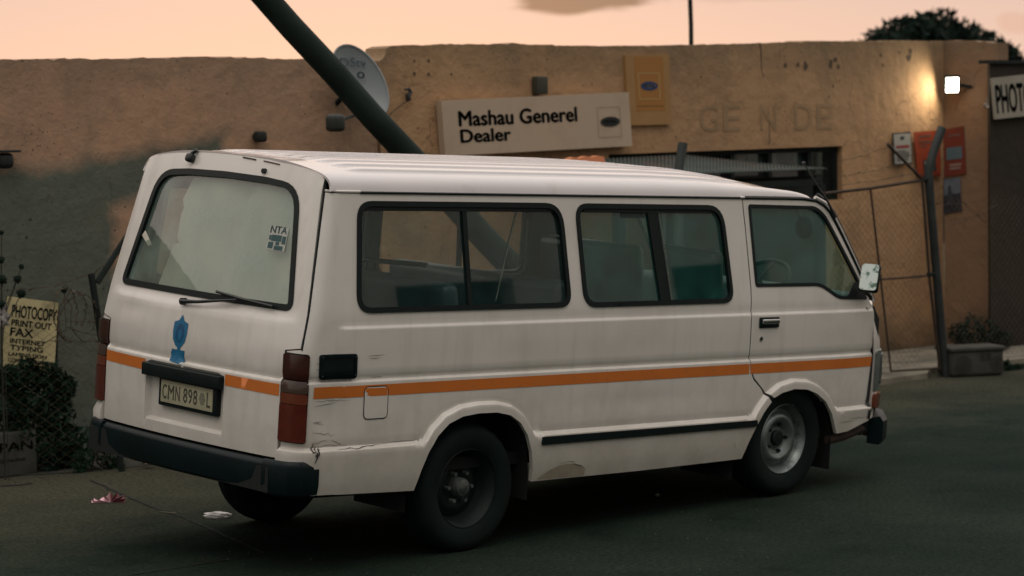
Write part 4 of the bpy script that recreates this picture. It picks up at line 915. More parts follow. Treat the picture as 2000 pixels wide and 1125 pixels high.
under_(g.build('emblem', [signb, mat('emblem_grey', (.03, .045, .045), .5), signline], fix=False), sg_)
# yellow sign
ys = empty('yellow_sign', (6.37, YW - .06, 2.07)); tag(ys, 'upright yellow sign with a blue oval beside the top right of the cream board', 'sign')
A_ = at(1228, 245, YW - .05); B_ = at(1311, 243, YW - .05); D_ = at(1221, 108, YW - .05); C_ = at(1307, 106, YW - .05)
g = MB(); q4 = [A_, B_, C_, D_]; back = [p + np.array([0, .035, 0]) for p in q4]; g.add(q4 + back, [(0, 1, 2, 3), (7, 6, 5, 4), (0, 4, 5, 1), (1, 5, 6, 2), (2, 6, 7, 3), (3, 7, 4, 0)]); under_(g.build('board', signy), ys)
ux, uy = B_ - A_, D_ - A_; sm2 = plane_map(A_, ux, uy, .003); g = MB()
def in_board(fm_, g, x0, y0, x1, y1, mi): g.add(fm_(np.array([x0, x1, x1, x0]), np.array([y0, y0, y1, y1])), [(0, 1, 2, 3)], mi)
in_board(plane_map(A_, ux, uy, .0015), g, .20, .20, .88, 1 - .02, 3)
g.add(sm2(.52 + .20 * np.cos(tt), .56 + .066 * np.sin(tt)), [tuple(range(n))], 0); put_text(g, 'MTN', plane_map(A_, ux, uy, .005), .40, .532, .25, .055, .02, mi=1); frame_lines(g, sm2, .27, .37, .77, .75, .016, .010, 2)
put_text(g, 'everywhere you go', sm2, .22, .262, .62, .020, .01, mi=4)
under_(g.build('emblem', [mat('oval_blue', (.008, .04, .12), .5), signline, mat('yline', (.48, .36, .16), .6), mat('yellow_deep', (.36, .16, .03), .6), mat('brown_ink', (.07, .05, .02), .6)], fix=False), ys)

# dark junction box above the sign, hook, wall holes
def wallbox(name, u0, v0, u1, v1, y, d, m, label, cat, bev=.01):
    a = at(u0, v1, y); b = at(u1, v0, y); g = MB(); g.box(((a[0] + b[0]) / 2, y + d / 2, (a[2] + b[2]) / 2), (b[0] - a[0], d, b[2] - a[2]), bev=bev); return tag(g.build(name, m, None, 40), label, cat)
wallbox('junction_box', 1051, 149, 1071, 184, YW - .09, .07, mat('box_green', (.045, .045, .03), .7, var=.3), 'small dark upright box on the wall just above the cream sign board', 'box')
g = MB(); P = [at(u, v, YW - .06) for u, v in ((790, 175), (799, 174), (802, 180), (797, 186), (798, 194), (795, 198))]; g.tube(P, .012, 6, rs=[.006, .012, .016, .020, .020, .006]); P = [at(u, v, YW - .05) for u, v in ((796, 196), (780, 208), (763, 222), (745, 245))]; g.tube(P, .003, 4); tag(g.build('wall_hook', blackm, None, 40), 'black hook with a trailing wire on the wall left of the cream sign', 'hook')
g = MB(); c = at(508, 267, YW - .05); g.box(c, (.085, .07, .075), bev=.02); g.tube([c, c + np.array([0, .05, 0])], .03, 8); tag(g.build('wall_socket', mat('socket_dark', (.012, .014, .011), .8), None, 40), 'small dark round fitting on the brown wall above the rear of the roof', 'socket')
g = MB(); c = at(10, 314, YW - .08); g.box(c, (.10, .08, .10), bev=.03); g.box(c + np.array([.01, 0, .06]), (.15, .12, .015), bev=.005); tag(g.build('wall_lamp', blackm, None, 40), 'small unlit black bracket lamp on the brown wall at the left edge of view', 'lamp')

# satellite dish
sd = empty('satellite_dish', (3.0, 4.5, 2.2)); tag(sd, 'grey satellite dish on the wall top, half hidden by the leaning pole', 'satellite dish')
dc = at(704, 160, 4.33); fwd = Vector((-.28, -.93, .22)).normalized(); rgt = fwd.cross(Vector((0, 0, 1))).normalized(); upv = rgt.cross(fwd)
# dish seen obliquely: long axis tilted
la = (rgt * .0 + upv).normalized(); ang = R(-26); ax1 = (upv * math.cos(ang) + rgt * -math.sin(ang)); ax2 = (upv * math.sin(ang) + rgt * math.cos(ang))
g = MB(); rings = 10; seg = 40; vs = [Vector(dc) - fwd * .07]; 
for i in range(1, rings + 1):
    for k in range(seg):
        t = 2 * math.pi * k / seg; r = i / rings; vs.append(Vector(dc) - fwd * .07 * (1 - r * r) + ax1 * .285 * r * math.cos(t) + ax2 * -.175 * r * math.sin(t))
fs = [(0, 1 + k, 1 + (k + 1) % seg) for k in range(seg)] + [(1 + (i - 1) * seg + k, 1 + i * seg + k, 1 + i * seg + (k + 1) % seg, 1 + (i - 1) * seg + (k + 1) % seg) for i in range(1, rings) for k in range(seg)]
g.add(vs, fs); rim = [vs[1 + (rings - 1) * seg + k] for k in range(seg)] + [vs[1 + (rings - 1) * seg]]; g.tube(rim, .007, 6, cap=False); under_(g.build('reflector', dishm, None, 50), sd)
g = MB()
def dmap(a, b):
    a = np.asarray(a); b = np.asarray(b); r_ = np.array([-rgt[i] for i in range(3)]) * -1; u_ = np.array(upv[:]); f_ = np.array(fwd[:])
    return np.array(dc) + f_ * -.025 - a[..., None] * np.array(rgt[:]) + b[..., None] * u_
put_text(g, 'DStv', dmap, -.13, .115, .20, .065, -.0, shear=.1); put_text(g, 'o', dmap, -.01, .03, .06, .05, .02)
under_(g.build('lettering', mat('dish_ink', (.03, .06, .08), .6), None, fix=False), sd)
g = MB(); a = at(685, 228, 4.2); b = at(655, 240, 4.0); low = Vector(dc) - upv * .22; g.tube([low, a, b], .011, 6); g.tube([Vector(dc) - fwd * .07, Vector(dc) - fwd * .16, (dc[0], YW, dc[2] - .15)], .02, 6); under_(g.build('feed_arm', postm, None, 40), sd)
g = MB(); g.box(b, (.12, .10, .12), bev=.03); g.tube([b, Vector(b) + Vector((.07, .06, .0))], .045, 10); under_(g.build('receiver_head', mat('lnb_dark', (.02, .025, .02), .6), None, 40), sd)

# leaning pole behind the minibus
g = MB(); p0 = at(515, -5, 3.3); p1 = at(800, 305, 3.3); dr = (p1 - p0); tb_ = (0 - p0[2]) / dr[2]; base_ = p0 + dr * (tb_ + .03); top_ = p0 - dr * .9
pts = [base_ + (top_ - base_) * k / 14 for k in range(15)]
g.tube([p + rng.normal(0, .006, 3) for p in pts], .10, 18, rs=[.097 - .0016 * k for k in range(15)]); tag(g.build('leaning_pole', woodp, None, 40), 'thick dark utility pole leaning steeply across the wall behind the minibus', 'pole')
# thin pole on the roof of the shop
g = MB(); a = at(1350, 86, 7.0); g.tube([(a[0], a[1], 2.2), (a[0], a[1], 3.0), (a[0] - .06, a[1], 4.6)], .022, 8); tag(g.build('roof_mast', postm, None, 40), 'thin upright metal mast rising above the flat shop roof', 'mast')

# fence along the left of the road: posts, strut, mesh, wires
FY = lambda x: 3.75 - (x - .4) * .083
def fy_at(u, v, off=0.):
    d = ray(u, v); # plane y + .083 x = 3.783
    n_ = np.array([.083, 1, 0]); t = (3.783 + off - n_ @ CAM) / (n_ @ d); return CAM + t * d
def post(pts, r, label, cat='post', name='fence_post', m=postm, n=8, group=None):
    g = MB(); g.tube(pts, r, n); return tag(g.build(name, m, None, 40), label, cat, group)
f1 = empty('left_fence', (.4, 3.75, 0)); tag(f1, 'sagging chain-link fence on dark angled posts between the yellow notice and the minibus', 'fence')
def chain(g, x0, x1, z0, z1, yf, pitch=.062, r=.0009):
    n = int((x1 - x0 + (z1 - z0)) / pitch)
    for k in range(-int((z1 - z0) / pitch) - 1, n + 1):
        for s_ in (1, -1):
            pts = []; a = x0 + k * pitch if s_ > 0 else x0 + k * pitch
            m_ = int((z1 - z0) / (pitch / 1)); 
            zs2 = np.linspace(z0, z1, m_ + 1)
            for z in zs2:
                x = a + (z - z0) if s_ > 0 else a + (z1 - z)
                if x0 <= x <= x1: pts.append((x, yf(x) + .006 * s_, z))
            if len(pts) > 1: g.tube(pts, r, 3, cap=False)
g = MB(); chain(g, -2.2, .40, .06, 1.0, lambda x: 3.75 + (.4 - x) * .85); chain(g, .42, 3.2, .06, 1.0, lambda x: FY(x) + .03 * math.sin(x * 3)); under_(g.build('wire_mesh', wirem, None), f1)
a, b = fy_at(178, 534), fy_at(196, 650); t_ = (0 - b[2]) / (b - a)[2]; foot = b + (b - a) * t_
g = MB(); g.tube([a, b, foot], .022, 6); under_(g.build('post', postm, None, 40), f1)
g = MB(); g.tube([fy_at(190, 552), fy_at(232, 486), fy_at(262, 440)], .019, 6); under_(g.build('angle_arm', postm, None, 40), f1)
def wire(g, pts, r=.003, barb=True):
    P = [np.array(p, float) for p in pts]; Q = []
    for a, b in zip(P[:-1], P[1:]):
        n = max(2, int(np.linalg.norm(b - a) / .05))
        for k in range(n): Q.append(a + (b - a) * k / n + rng.normal(0, .003, 3))
    Q.append(P[-1]); g.tube(Q, r, 4, cap=False)
    if barb:
        for q in Q[1::3]:
            for s_ in range(2): d = rng.normal(0, 1, 3); d /= np.linalg.norm(d); g.tube([q - d * .014, q + d * .014], r * .8, 3)
g = MB()
wire(g, [fy_at(0, 568), fy_at(60, 565), fy_at(110, 557), fy_at(178, 534)]); wire(g, [fy_at(115, 625), fy_at(190, 630)]); wire(g, [fy_at(130, 640), fy_at(190, 655)]); wire(g, [fy_at(95, 665), fy_at(190, 668)])
wire(g, [fy_at(180, 536), fy_at(195, 525), fy_at(215, 515)])
for k in range(3):
    c = fy_at(128 + 12 * k, 610 + 6 * k); pts = []
    for t in np.linspace(-.6, 4.6, 26): pts.append(c + np.array([.12 * math.cos(t) * 1.0, .05 * math.cos(t + k), .15 * math.sin(t)]))
    wire(g, pts, .0028)
wire(g, [fy_at(125, 575), fy_at(140, 600), fy_at(138, 640), fy_at(165, 668), fy_at(185, 660)])
under_(g.build('barbed_wire', wirem, None), f1)

# stub post above the roof, right side fence and gate
post([fy_at(1334, 279), fy_at(1326, 330), (5.30, FY(5.3), 0)], .036, 'short round metal fence post poking up behind the middle of the minibus roof', m=mat('grey_post', (.05, .06, .055), .6, .2, var=.3), n=12)
gt = empty('gate', (7.6, 3.15, 0)); tag(gt, 'wire mesh gate with thin dark frame ahead of the minibus', 'gate')
g = MB(); fr = [((1610, 378), (1700, 368), (1800, 352), .013), ((1700, 368), (1715, 500), (1740, 725), .009), ((1733, 281), (1801, 350), (1801, 350), .012), ((1801, 350), (1815, 540), (1836, 722), .013), ((1715, 546), (1760, 543), (1816, 538), .009), ((1740, 725), (1790, 722), (1838, 719), .009)]
for a, b, c, r in fr: g.tube([fy_at(*a), fy_at(*b), fy_at(*c) + 1e-4], r, 6)
for u0 in (1702,): pass
under_(g.build('frame', mat('gate_rust', (.045, .03, .02), .7, .3, var=.4, vs=12), None, 40), gt)
g = MB(); chain(g, 6.95, 7.98, .12, 1.53, lambda x: FY(x) - .01); under_(g.build('wire_mesh', wirem, None), gt)
gp = empty('gate_post', (8.2, 3.1, 0)); tag(gp, 'thick grey metal gate post with a bent top beside the posters', 'post')
g = MB(); ps = [fy_at(1840, 250), fy_at(1822, 300), fy_at(1813, 335), fy_at(1818, 400), fy_at(1838, 640), fy_at(1847, 738)]; g.tube(ps, .036, 12); under_(g.build('tube_post', mat('galv_post', (.03, .037, .035), .6, .3, var=.35, vs=9), None, 50), gp)
g = MB(); g.tube([fy_at(1802, 352), fy_at(1816, 350)], .02, 6); g.tube([fy_at(1812, 536), fy_at(1828, 536)], .018, 6); under_(g.build('hinge', postm, None, 40), gp)
rf = empty('right_fence', (8.6, 3.0, 0)); tag(rf, 'chain-link fence with loose barbed strands between the gate post and the dark building', 'fence')
g = MB(); chain(g, 8.26, 9.9, .12, 1.45, lambda x: FY(x)); under_(g.build('wire_mesh', wirem, None), rf)
g = MB()
for (p_, q_) in (((1640, 315), (1738, 285)), ((1640, 345), (1770, 318)), ((1640, 362), (1790, 337)), ((1822, 398), (1930, 392)), ((1880, 395), (1955, 455)), ((1850, 440), (1950, 400))):
    a, b = fy_at(*p_), fy_at(*q_); m2 = (a + b) / 2 - np.array([0, 0, .012]); wire(g, [a, m2, b], .0024)
under_(g.build('barbed_wire', wirem, None), rf)

# corrugated lean-to in front of the window
ct_ = empty('lean_to_shelter', (7.2, 3.9, 0)); tag(ct_, 'low shelter with a sloping corrugated iron roof between the minibus and shop window', 'shelter')
Pr, Pl = at(1592, 343, 3.62), at(1398, 347, 3.62)
_bk = [at(u, v, 4.45) for u, v in ((1040, 322), (1180, 311), (1335, 303), (1470, 318), (1612, 329))]; _ft = [at(u, v, 3.66) for u, v in ((1040, 350), (1180, 345), (1335, 341), (1470, 336), (1616, 330))]
def corr_map(a, b):  # a along x (0..1), b down-slope (0..1)
    a = np.asarray(a, float)[..., None]; b = np.asarray(b, float)[..., None]; k = np.linspace(0, 1, 5)
    B_ = np.concatenate([np.interp(a, k, [p[i] for p in _bk]) for i in range(3)], -1); F_ = np.concatenate([np.interp(a, k, [p[i] for p in _ft]) for i in range(3)], -1)
    P_ = B_ * (1 - b) + F_ * b; P_[..., 2] += .0055 * np.sin(a[..., 0] * 2 * math.pi * 84); return P_
n1 = 84 * 8; vs = []; 
for j in range(5): vs += list(corr_map(np.linspace(0, 1, n1), np.full(n1, j / 4)))
g = MB(); g.add(vs, [(j * n1 + i, j * n1 + i + 1, (j + 1) * n1 + i + 1, (j + 1) * n1 + i) for j in range(4) for i in range(n1 - 1)]); o = g.build('corrugated_roof', corr, None, 60, fix=False)
mdf = o.modifiers.new('s', 'SOLIDIFY'); mdf.thickness = .004; under_(o, ct_)
g = MB()
xr1 = at(1600, 360, 3.72)[0]; xr2 = at(1588, 360, 4.4)[0]
for (x, y) in ((5.1, 3.72), (6.3, 3.72), (xr1, 3.72), (xr2, 4.4), (5.1, 4.4)): g.box((x, y, .80), (.07, .07, 1.56))
g.box(((5.07 + xr1) / 2, 3.72, 1.60), (xr1 - 5.07, .05, .05)); g.box(((5.07 + xr2) / 2, 4.40, 1.60), (xr2 - 5.07, .05, .05)); under_(g.build('timber_frame', postm, None), ct_)
os_ = [at(u, v, 4.2) for u, v in ((1102, 314), (1120, 307), (1132, 309), (1145, 305), (1156, 307), (1168, 304), (1180, 306), (1182, 318), (1102, 322))]; g = MB(); g.add(os_ + [p + np.array([0, .05, 0]) for p in os_], [tuple(range(9)), tuple(range(9, 18))[::-1]] + [(i, (i + 1) % 9, (i + 1) % 9 + 9, i + 9) for i in range(9)]); under_(g.build('orange_lit_tip', mat('lit_tip_orange', (.85, .30, .14), .5), None), ct_)  # warm light on the sheet's tip, painted as a bright orange colour
g = MB(); g.prism([(6.2, .1), (xr2 - .04, .1), (xr2 - .04, 1.57), (6.2, 1.57)], 4.30, 4.33); under_(g.build('back_panel', mat('under_roof_shade', (.012, .02, .018), .7, var=.6, vs=5), None), ct_)  # near-black sheet standing in for the shade under the corrugated roof

# posters on the wall
def poster(name, q, y_or, m, label, cat='poster', th=.006, ret=False):
    if ret: P = [np.array(p) for p in q]
    else: P = [at(u, v, y_or) for u, v in q]
    nrm = np.cross(P[1] - P[0], P[3] - P[0]); nrm /= np.linalg.norm(nrm); Bk = [p - nrm * th for p in P]
    r = empty(name, tuple(P[0])); tag(r, label, cat); g = MB(); g.add(P + Bk, [(0, 1, 2, 3), (7, 6, 5, 4), (0, 4, 5, 1), (1, 5, 6, 2), (2, 6, 7, 3), (3, 7, 4, 0)]); under_(g.build('sheet', m, None), r)
    return r, P[0], P[1] - P[0], P[3] - P[0]
def rect_on(g, O, ux, uy, x0, y0, x1, y1, mi, off=.003): g.add(plane_map(O, ux, uy, off)(np.array([x0, x1, x1, x0]), np.array([y0, y0, y1, y1])), [(0, 1, 2, 3)], mi)
pw = mat('paper_white', (.34, .33, .30), .6, var=.06); pr_ = mat('poster_red', (.29, .048, .018), .55, var=.12, vs=5); pr2 = mat('poster_red_shade_band', (.17, .032, .016), .55, var=.12, vs=5); ink = mat('ink_dark', (.03, .035, .035), .6); inkr = mat('ink_red', (.25, .03, .02), .6); pblue = mat('poster_blue', (.10, .15, .17), .5, var=.15, vs=9); pphoto = mat('poster_photo', (.035, .04, .05), .5, var=.6, vs=7)  # second red has the turned wall's shade painted in; also prints a foot band
yp = YW - .05
r, O, ux, uy = poster('notice_poster', [(1746, 323), (1782, 320), (1779, 257), (1743, 260)], yp, ink, 'small white printed notice in a dark frame left of the red posters')
g = MB(); rect_on(g, O, ux, uy, .05, .04, .95, .96, 0); rect_on(g, O, ux, uy, .15, .52, .85, .60, 1, .005)
for k in range(7): rect_on(g, O, ux, uy, .15, .12 + .05 * k, .6 + .3 * rng.random(), .14 + .05 * k, 2, .005)
rect_on(g, O, ux, uy, .4, .78, .6, .88, 2, .005); under_(g.build('print', [pw, inkr, ink], None, fix=False), r)
r, O, ux, uy = poster('red_poster', [(1793, 346), (1838, 344), (1836, 254), (1785, 258)], yp, pr_, 'red-orange poster with white slanted heading just right of the framed notice')
g = MB(); put_text(g, 'MORE', plane_map(O, ux, uy, .003), .2, .86, .5, .06, .03, rot=0.05); put_text(g, 'CONNECTS', plane_map(O, ux, uy, .003), .15, .74, .75, .07, .03); put_text(g, 'YOU', plane_map(O, ux, uy, .003), .2, .66, .3, .05, .03)
rect_on(g, O, ux, uy, .28, .12, .82, .38, 1, .003); rect_on(g, O, ux, uy, .33, .28, .6, .34, 0, .005); rect_on(g, O, ux, uy, .33, .18, .5, .24, 0, .005); rect_on(g, O, ux, uy, .02, .01, .98, .06, 2, .003)
under_(g.build('print', [pw, ink, pr2], None, fix=False), r)
rmap = ret_map(.012); sR = lambda u, v: None
def ret_at(u, v, off=.012):
    nn = np.array([ud[1], -ud[0], 0]); c0 = np.array([*C0, 0]) + nn * off; d = ray(u, v); t = (nn @ (c0 - CAM)) / (nn @ d); return CAM + t * d
r, O, ux, uy = poster('red_poster', [ret_at(1845, 345), ret_at(1887, 340), ret_at(1882, 246), ret_at(1842, 253)], 0, pr2, 'red poster with painted-in shade and a grey-blue square, below the lit lamp', ret=True)
g = MB(); rect_on(g, O, ux, uy, .12, .34, .85, .60, 0); put_text(g, 'SUMMER', plane_map(O, ux, uy, .003), .2, .82, .6, .06, .03, mi=1); rect_on(g, O, ux, uy, .25, .20, .8, .25, 1); rect_on(g, O, ux, uy, .25, .13, .75, .17, 1); under_(g.build('print', [pblue, mat('ink_pale', (.3, .2, .17), .6), pr_], None, fix=False), r)
r, O, ux, uy = poster('photo_poster', [ret_at(1843, 418), ret_at(1879, 412), ret_at(1873, 346), ret_at(1842, 350)], 0, pphoto, 'dark photographic poster hanging under the red poster with painted-in shade', ret=True)
g = MB(); rect_on(g, O, ux, uy, .05, .52, .95, .97, 0); g.add(plane_map(O, ux, uy, .005)(np.array([.2, .6, .62, .45, .42, .28, .25]), np.array([.2, .2, .5, .62, .78, .78, .6])), [tuple(range(7))], 1); under_(g.build('print', [mat('photo_sky', (.13, .15, .18), .5, var=.3, vs=8), pphoto], None, fix=False), r)

# lit lamp on the return wall
lc = ret_at(1860, 166, .12); lm = empty('wall_light', tuple(lc)); tag(lm, 'bright square floodlight glowing on the wall corner above the red posters', 'light')
nd = Vector((ud[1], -ud[0], 0)).normalized(); fdir = Vector((-.62, -.55, -.25)).normalized(); rq = fdir.to_track_quat('X', 'Z').to_matrix()
g = MB(); g.box(lc - np.array(fdir) * .025, (.045, .135, .165), rot=rq, bev=.008); g.tube([lc - np.array(fdir) * .04, np.array([*(C0 + ud * .28), lc[2] - .02])], .015, 6); under_(g.build('housing', postm, None, 40), lm)
g = MB(); g.box(lc, (.006, .108, .132), rot=rq, bev=.002); under_(g.build('lens', mat('lamp_lens', (.9, .9, .85), .3, emit=(1, .96, .84), es=14), None), lm)
al = bpy.data.lights.new('lamp_light', 'AREA'); al.shape = 'RECTANGLE'; al.size = .10; al.size_y = .12; al.energy = 3.6; al.color = (1, .88, .66)
ao = bpy.data.objects.new('lamp_light', al); scn.collection.objects.link(ao); ao.location = Vector(lc) + fdir * .012; ao.rotation_euler = Vector((-.86, .30, -.30)).to_track_quat('-Z', 'Y').to_euler(); ao.parent = lm; ao.matrix_parent_inverse = Matrix.Translation(-Vector(lm.location))
ao.location = Vector(lc) + Vector((-.05, -.02, 0))

# camera-like horn on the wall edge
g = MB(); c = ret_at(1930, 206, .09); g.tube([c + np.array([0, 0, .07]), c, c + np.array([-.03, -.05, -.03])], .02, 10, rs=[.012, .022, .03]); g.box(c + np.array([.03, .03, .0]), (.06, .06, .04), bev=.01)
tag(g.build('wall_siren', mat('siren', (.14, .12, .10), .5), None, 40), 'small horn-shaped siren on the wall beside the cut-off PHOTO sign', 'siren')

# dark neighbouring building with a sign
E0 = at(1936, 660, 3.95); db = empty('dark_building', (E0[0] + 2, 4.6, 0)); tag(db, 'dark unlit brown building at the right edge of view', 'building')
zt = at(1932, 124, 3.95)[2]; zt2 = at(2000, 113, 3.95)[2]
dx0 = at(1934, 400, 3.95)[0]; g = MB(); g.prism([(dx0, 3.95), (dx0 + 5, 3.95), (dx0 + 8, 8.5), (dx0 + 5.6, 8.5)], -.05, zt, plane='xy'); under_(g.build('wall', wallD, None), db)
g = MB(); g.box((dx0 + 2.5, 3.99, zt + .015), (5.02, .14, .03)); under_(g.build('roof_edge', postm, None), db)
r = empty('photocopy_sign', tuple(at(1940, 232, 3.90))); tag(r, 'white sign with black letters PHOTO, cut off by the right edge of view', 'sign')
P = [at(1944, 233, 3.90), at(2075, 219, 3.90), at(2068, 138, 3.90), at(1937, 153, 3.90)]; g = MB(); Bk = [p + np.array([0, .02, 0]) for p in P]; g.add(P + Bk, [(0, 1, 2, 3), (7, 6, 5, 4), (0, 4, 5, 1), (1, 5, 6, 2), (2, 6, 7, 3), (3, 7, 4, 0)]); under_(g.build('board', mat('board_white', (.33, .30, .24), .6, var=.1), None), r)
g = MB(); put_text(g, 'PHOTOCOPY', plane_map(P[0], P[1] - P[0], P[3] - P[0], .003), .03, .12, .94, .72, .03); under_(g.build('lettering', signb, None, fix=False), r)

# ------------------------------------------------------------------ left notice, box, plants
r = empty('notice_board', tuple(fy_at(60, 720))); tag(r, 'yellow board listing PHOTOCOPY, PRINT OUT, FAX and INTERNET, above the left bush', 'sign')
P = [fy_at(8, 716, .34), fy_at(106, 726, .34), fy_at(114, 591, .34), fy_at(19, 579, .34)]
g = MB(); Bk = [p + np.array([0, .03, 0]) for p in P]; g.add(P + Bk, [(0, 1, 2, 3), (7, 6, 5, 4), (0, 4, 5, 1), (1, 5, 6, 2), (2, 6, 7, 3), (3, 7, 4, 0)]); under_(g.build('board', mat('board_yellow', (.60, .52, .28), .6, var=.12, vs=8, dirt_or_reflection=(.30, .26, .14), ds=5), None), r)
pm_ = plane_map(P[0], P[1] - P[0], P[3] - P[0], .003); g = MB()
for (t, x0, y0, wd, ht) in (('PHOTOCOPY', .06, .715, .90, .18), ('PRINT OUT', .07, .590, .80, .095), ('FAX', .06, .450, .46, .12), ('INTERNET', .07, .345, .70, .07), ('TYPING', .08, .250, .66, .075), ('LAMINATION', .06, .165, .76, .055), ('COMPUTER REPAIRS', .06, .075, .88, .06), ('SCANNING', .30, .0, .45, .05)):
    put_text(g, t, pm_, x0, y0, wd, ht, .028)
under_(g.build('lettering', mat('dark_green_ink', (.008, .018, .014), .6), None, fix=False), r)
g = MB()
for (a, b) in ((P[0], P[3]), (P[1], P[2])): g.tube([(a[0] + .02, a[1] + .05, 0), (b[0] + .02, b[1] + .05, b[2])], .012, 6)
under_(g.build('stake', postm, None), r)
# grey box with PAN lettering
a, b = gnd(-40, 935), gnd(74, 925); bx_ = empty('grey_box', tuple(a)); tag(bx_, 'grey slab-like box lettered JAPAN standing on the ground at the left edge', 'box')
ht = at(74, 838, b[1])[2]; g = MB(); g.box(((a[0] + b[0]) / 2 - .05, b[1] + .12, ht / 2), (b[0] - a[0] + .1, .24, ht), bev=.012); under_(g.build('case', mat('box_grey', (.05, .055, .048), .8, var=.3, vs=6), None, 40), bx_)
g = MB(); pmx = plane_map((0, b[1] + .0, 0), (1, 0, 0), (0, 0, 1), .003); q0 = at(-40, 895, b[1]); q1 = at(64, 865, b[1]); put_text(g, 'JAPAN', pmx, q0[0], q0[2], q1[0] - q0[0], q1[2] - q0[2] + .02, .03)
q0 = at(0, 905, b[1]); q1 = at(50, 898, b[1]); put_text(g, 'GENUINE', pmx, q0[0], q0[2], q1[0] - q0[0], .02, .01); under_(g.build('lettering', mat('box_ink', (.014, .02, .016), .7), None, fix=False), bx_)

def leaves(centers, n, size, name, m, parent=None, flat=.6):
    g = MB()
    for _ in range(n):
        c, r = centers[int(rng.integers(len(centers)))]; d = rng.normal(0, 1, 3); d /= np.linalg.norm(d); rad = rng.uniform(.25, 1.0) ** .5
        p = np.array(c) + d * np.array(r) * rad; u = rng.normal(0, 1, 3); u /= np.linalg.norm(u); v = np.cross(u, rng.normal(0, 1, 3)); v /= np.linalg.norm(v); s_ = size * rng.uniform(.35, 1.9) ** 1.0
        g.add([p - u * s_, p + v * s_ * flat * .5, p + u * s_, p - v * s_ * flat * .5], [(0, 1, 2, 3)])
    return g.build(name, m, parent, fix=False)
def bush(name, px, yoff, sizes, n, ls, label, cat='bush', m=leafm):
    C_ = []; 
    for (u, v, r) in px: p = fy_at(u, v, yoff); C_.append((p, (r, r * .8, r)))
    root = empty(name, (float(np.mean([c[0][0] for c in C_])), float(np.mean([c[0][1] for c in C_])), 0)); tag(root, label, cat)
    under_(leaves(C_, n, ls, 'foliage', m), root); g = MB()
    for c, r in C_: g.tube([(root.location[0] + rng.normal(0, .03), root.location[1] + rng.normal(0, .03), 0), (c + np.array([root.location[0], root.location[1], 0])) / 2 * np.array([1, 1, .8]), c], .008, 5)
    under_(g.build('stem', barkm, None), root); return root
bush('leafy_bush', [(15, 740, .10), (50, 725, .09), (90, 735, .11), (120, 760, .10), (60, 790, .14), (20, 800, .14), (110, 810, .13), (130, 860, .12), (90, 860, .14), (100, 905, .12), (140, 900, .10), (30, 850, .12)], .36, 0, 4800, .026, 'dark leafy bush in front of the yellow PHOTOCOPY board at the left')
bush('roadside_weeds', [(165, 895, .07), (190, 880, .08), (210, 900, .06), (180, 850, .07), (230, 905, .06), (155, 915, .05)], .15, 0, 900, .016, 'low dark weeds at the fence foot behind the back bumper', 'weeds')
bush('corner_shrub', [(1870, 650, .10), (1900, 640, .12), (1930, 650, .12), (1955, 665, .10), (1885, 670, .1), (1920, 672, .1)], .75, 0, 1500, .02, 'small dark shrub against the wall behind the painted stone trough', 'shrub', leafd)
bush('grass_tuft', [(1965, 715, .05), (1975, 722, .06), (1990, 720, .05)], -.05, 0, 300, .02, 'small tuft of grass at the right end of the stone trough', 'grass', leafm)
# thorny plant with round dark seed heads
root = empty('seed_plant', tuple(fy_at(20, 700))); root.location.z = 0; tag(root, 'thin-stemmed plant with round dark seed heads at the left edge', 'plant')
balls = [(3, 454, .016), (2, 508, .025), (42, 521, .018), (4, 545, .036), (34, 545, .028), (42, 573, .035), (2, 594, .028), (125, 567, .022)]
g = MB(); h = MB()
for (u, v, r_) in balls:
    p = fy_at(u, v, .18); 
    for _ in range(60):
        d = rng.normal(0, 1, 3); d /= np.linalg.norm(d); g.tube([p, p + d * r_ * rng.uniform(.75, 1.1)], .003, 3, rs=[.006, .002])
    bm = bmesh.new(); bmesh.ops.create_icosphere(bm, subdivisions=2, radius=r_ * .78); g.add([Vector(q.co) + Vector(p) for q in bm.verts], [[q.index for q in f_.verts] for f_ in bm.faces]); bm.free(); under_(g.build('seed_head', leafd, None), root); g = MB()
    base = fy_at(3 + u * .06, 720, .18); mid = fy_at(min(u, 4), (v + 720) / 2, .18) if u < 100 else fy_at(u + 4, (v + 720) / 2, .02); h.tube([p, mid, base, (base[0], base[1], 0)], .003, 4)
under_(h.build('stem', barkm, None), root)
# thrown items
def crumple(name, u, v, sx, sy, sz, m, label, cat, rot=0., sharp=.35, sub=3, ground=True, p=None):
    bm = bmesh.new(); bmesh.ops.create_icosphere(bm, subdivisions=sub, radius=1)
    c = gnd(u, v) if p is None else p; ph = rng.uniform(0, 6, 6)
    for q in bm.verts:
        d = q.co.copy(); k = 1 + sharp * (math.sin(d.x * 7 + ph[0]) * math.sin(d.y * 6 + ph[1]) + .6 * math.sin(d.z * 9 + d.x * 5 + ph[2])) * .6 + rng.normal(0, sharp * .12)
        q.co = Vector((d.x * sx * k, d.y * sy * k, max(d.z * k, -.75) * sz))
    mn = min(q.co.z for q in bm.verts); bmesh.ops.rotate(bm, verts=bm.verts[:], cent=(0, 0, 0), matrix=Matrix.Rotation(rot, 3, 'Z'))
    me = bpy.data.meshes.new(name); bm.to_mesh(me); bm.free(); o = link(name, me, m); o.location = (c[0], c[1], c[2] - mn - .002); return tag(o, label, cat)
white = mat('litter_white', (.85, .80, .76), .6, var=.15, vs=20)
cr_ = R(-44)
crumple('plastic_bag', 424, 1012, .075, .022, .022, white, 'crumpled white plastic wrapper lying on the asphalt behind the bumper', 'wrapper', cr_, .25)
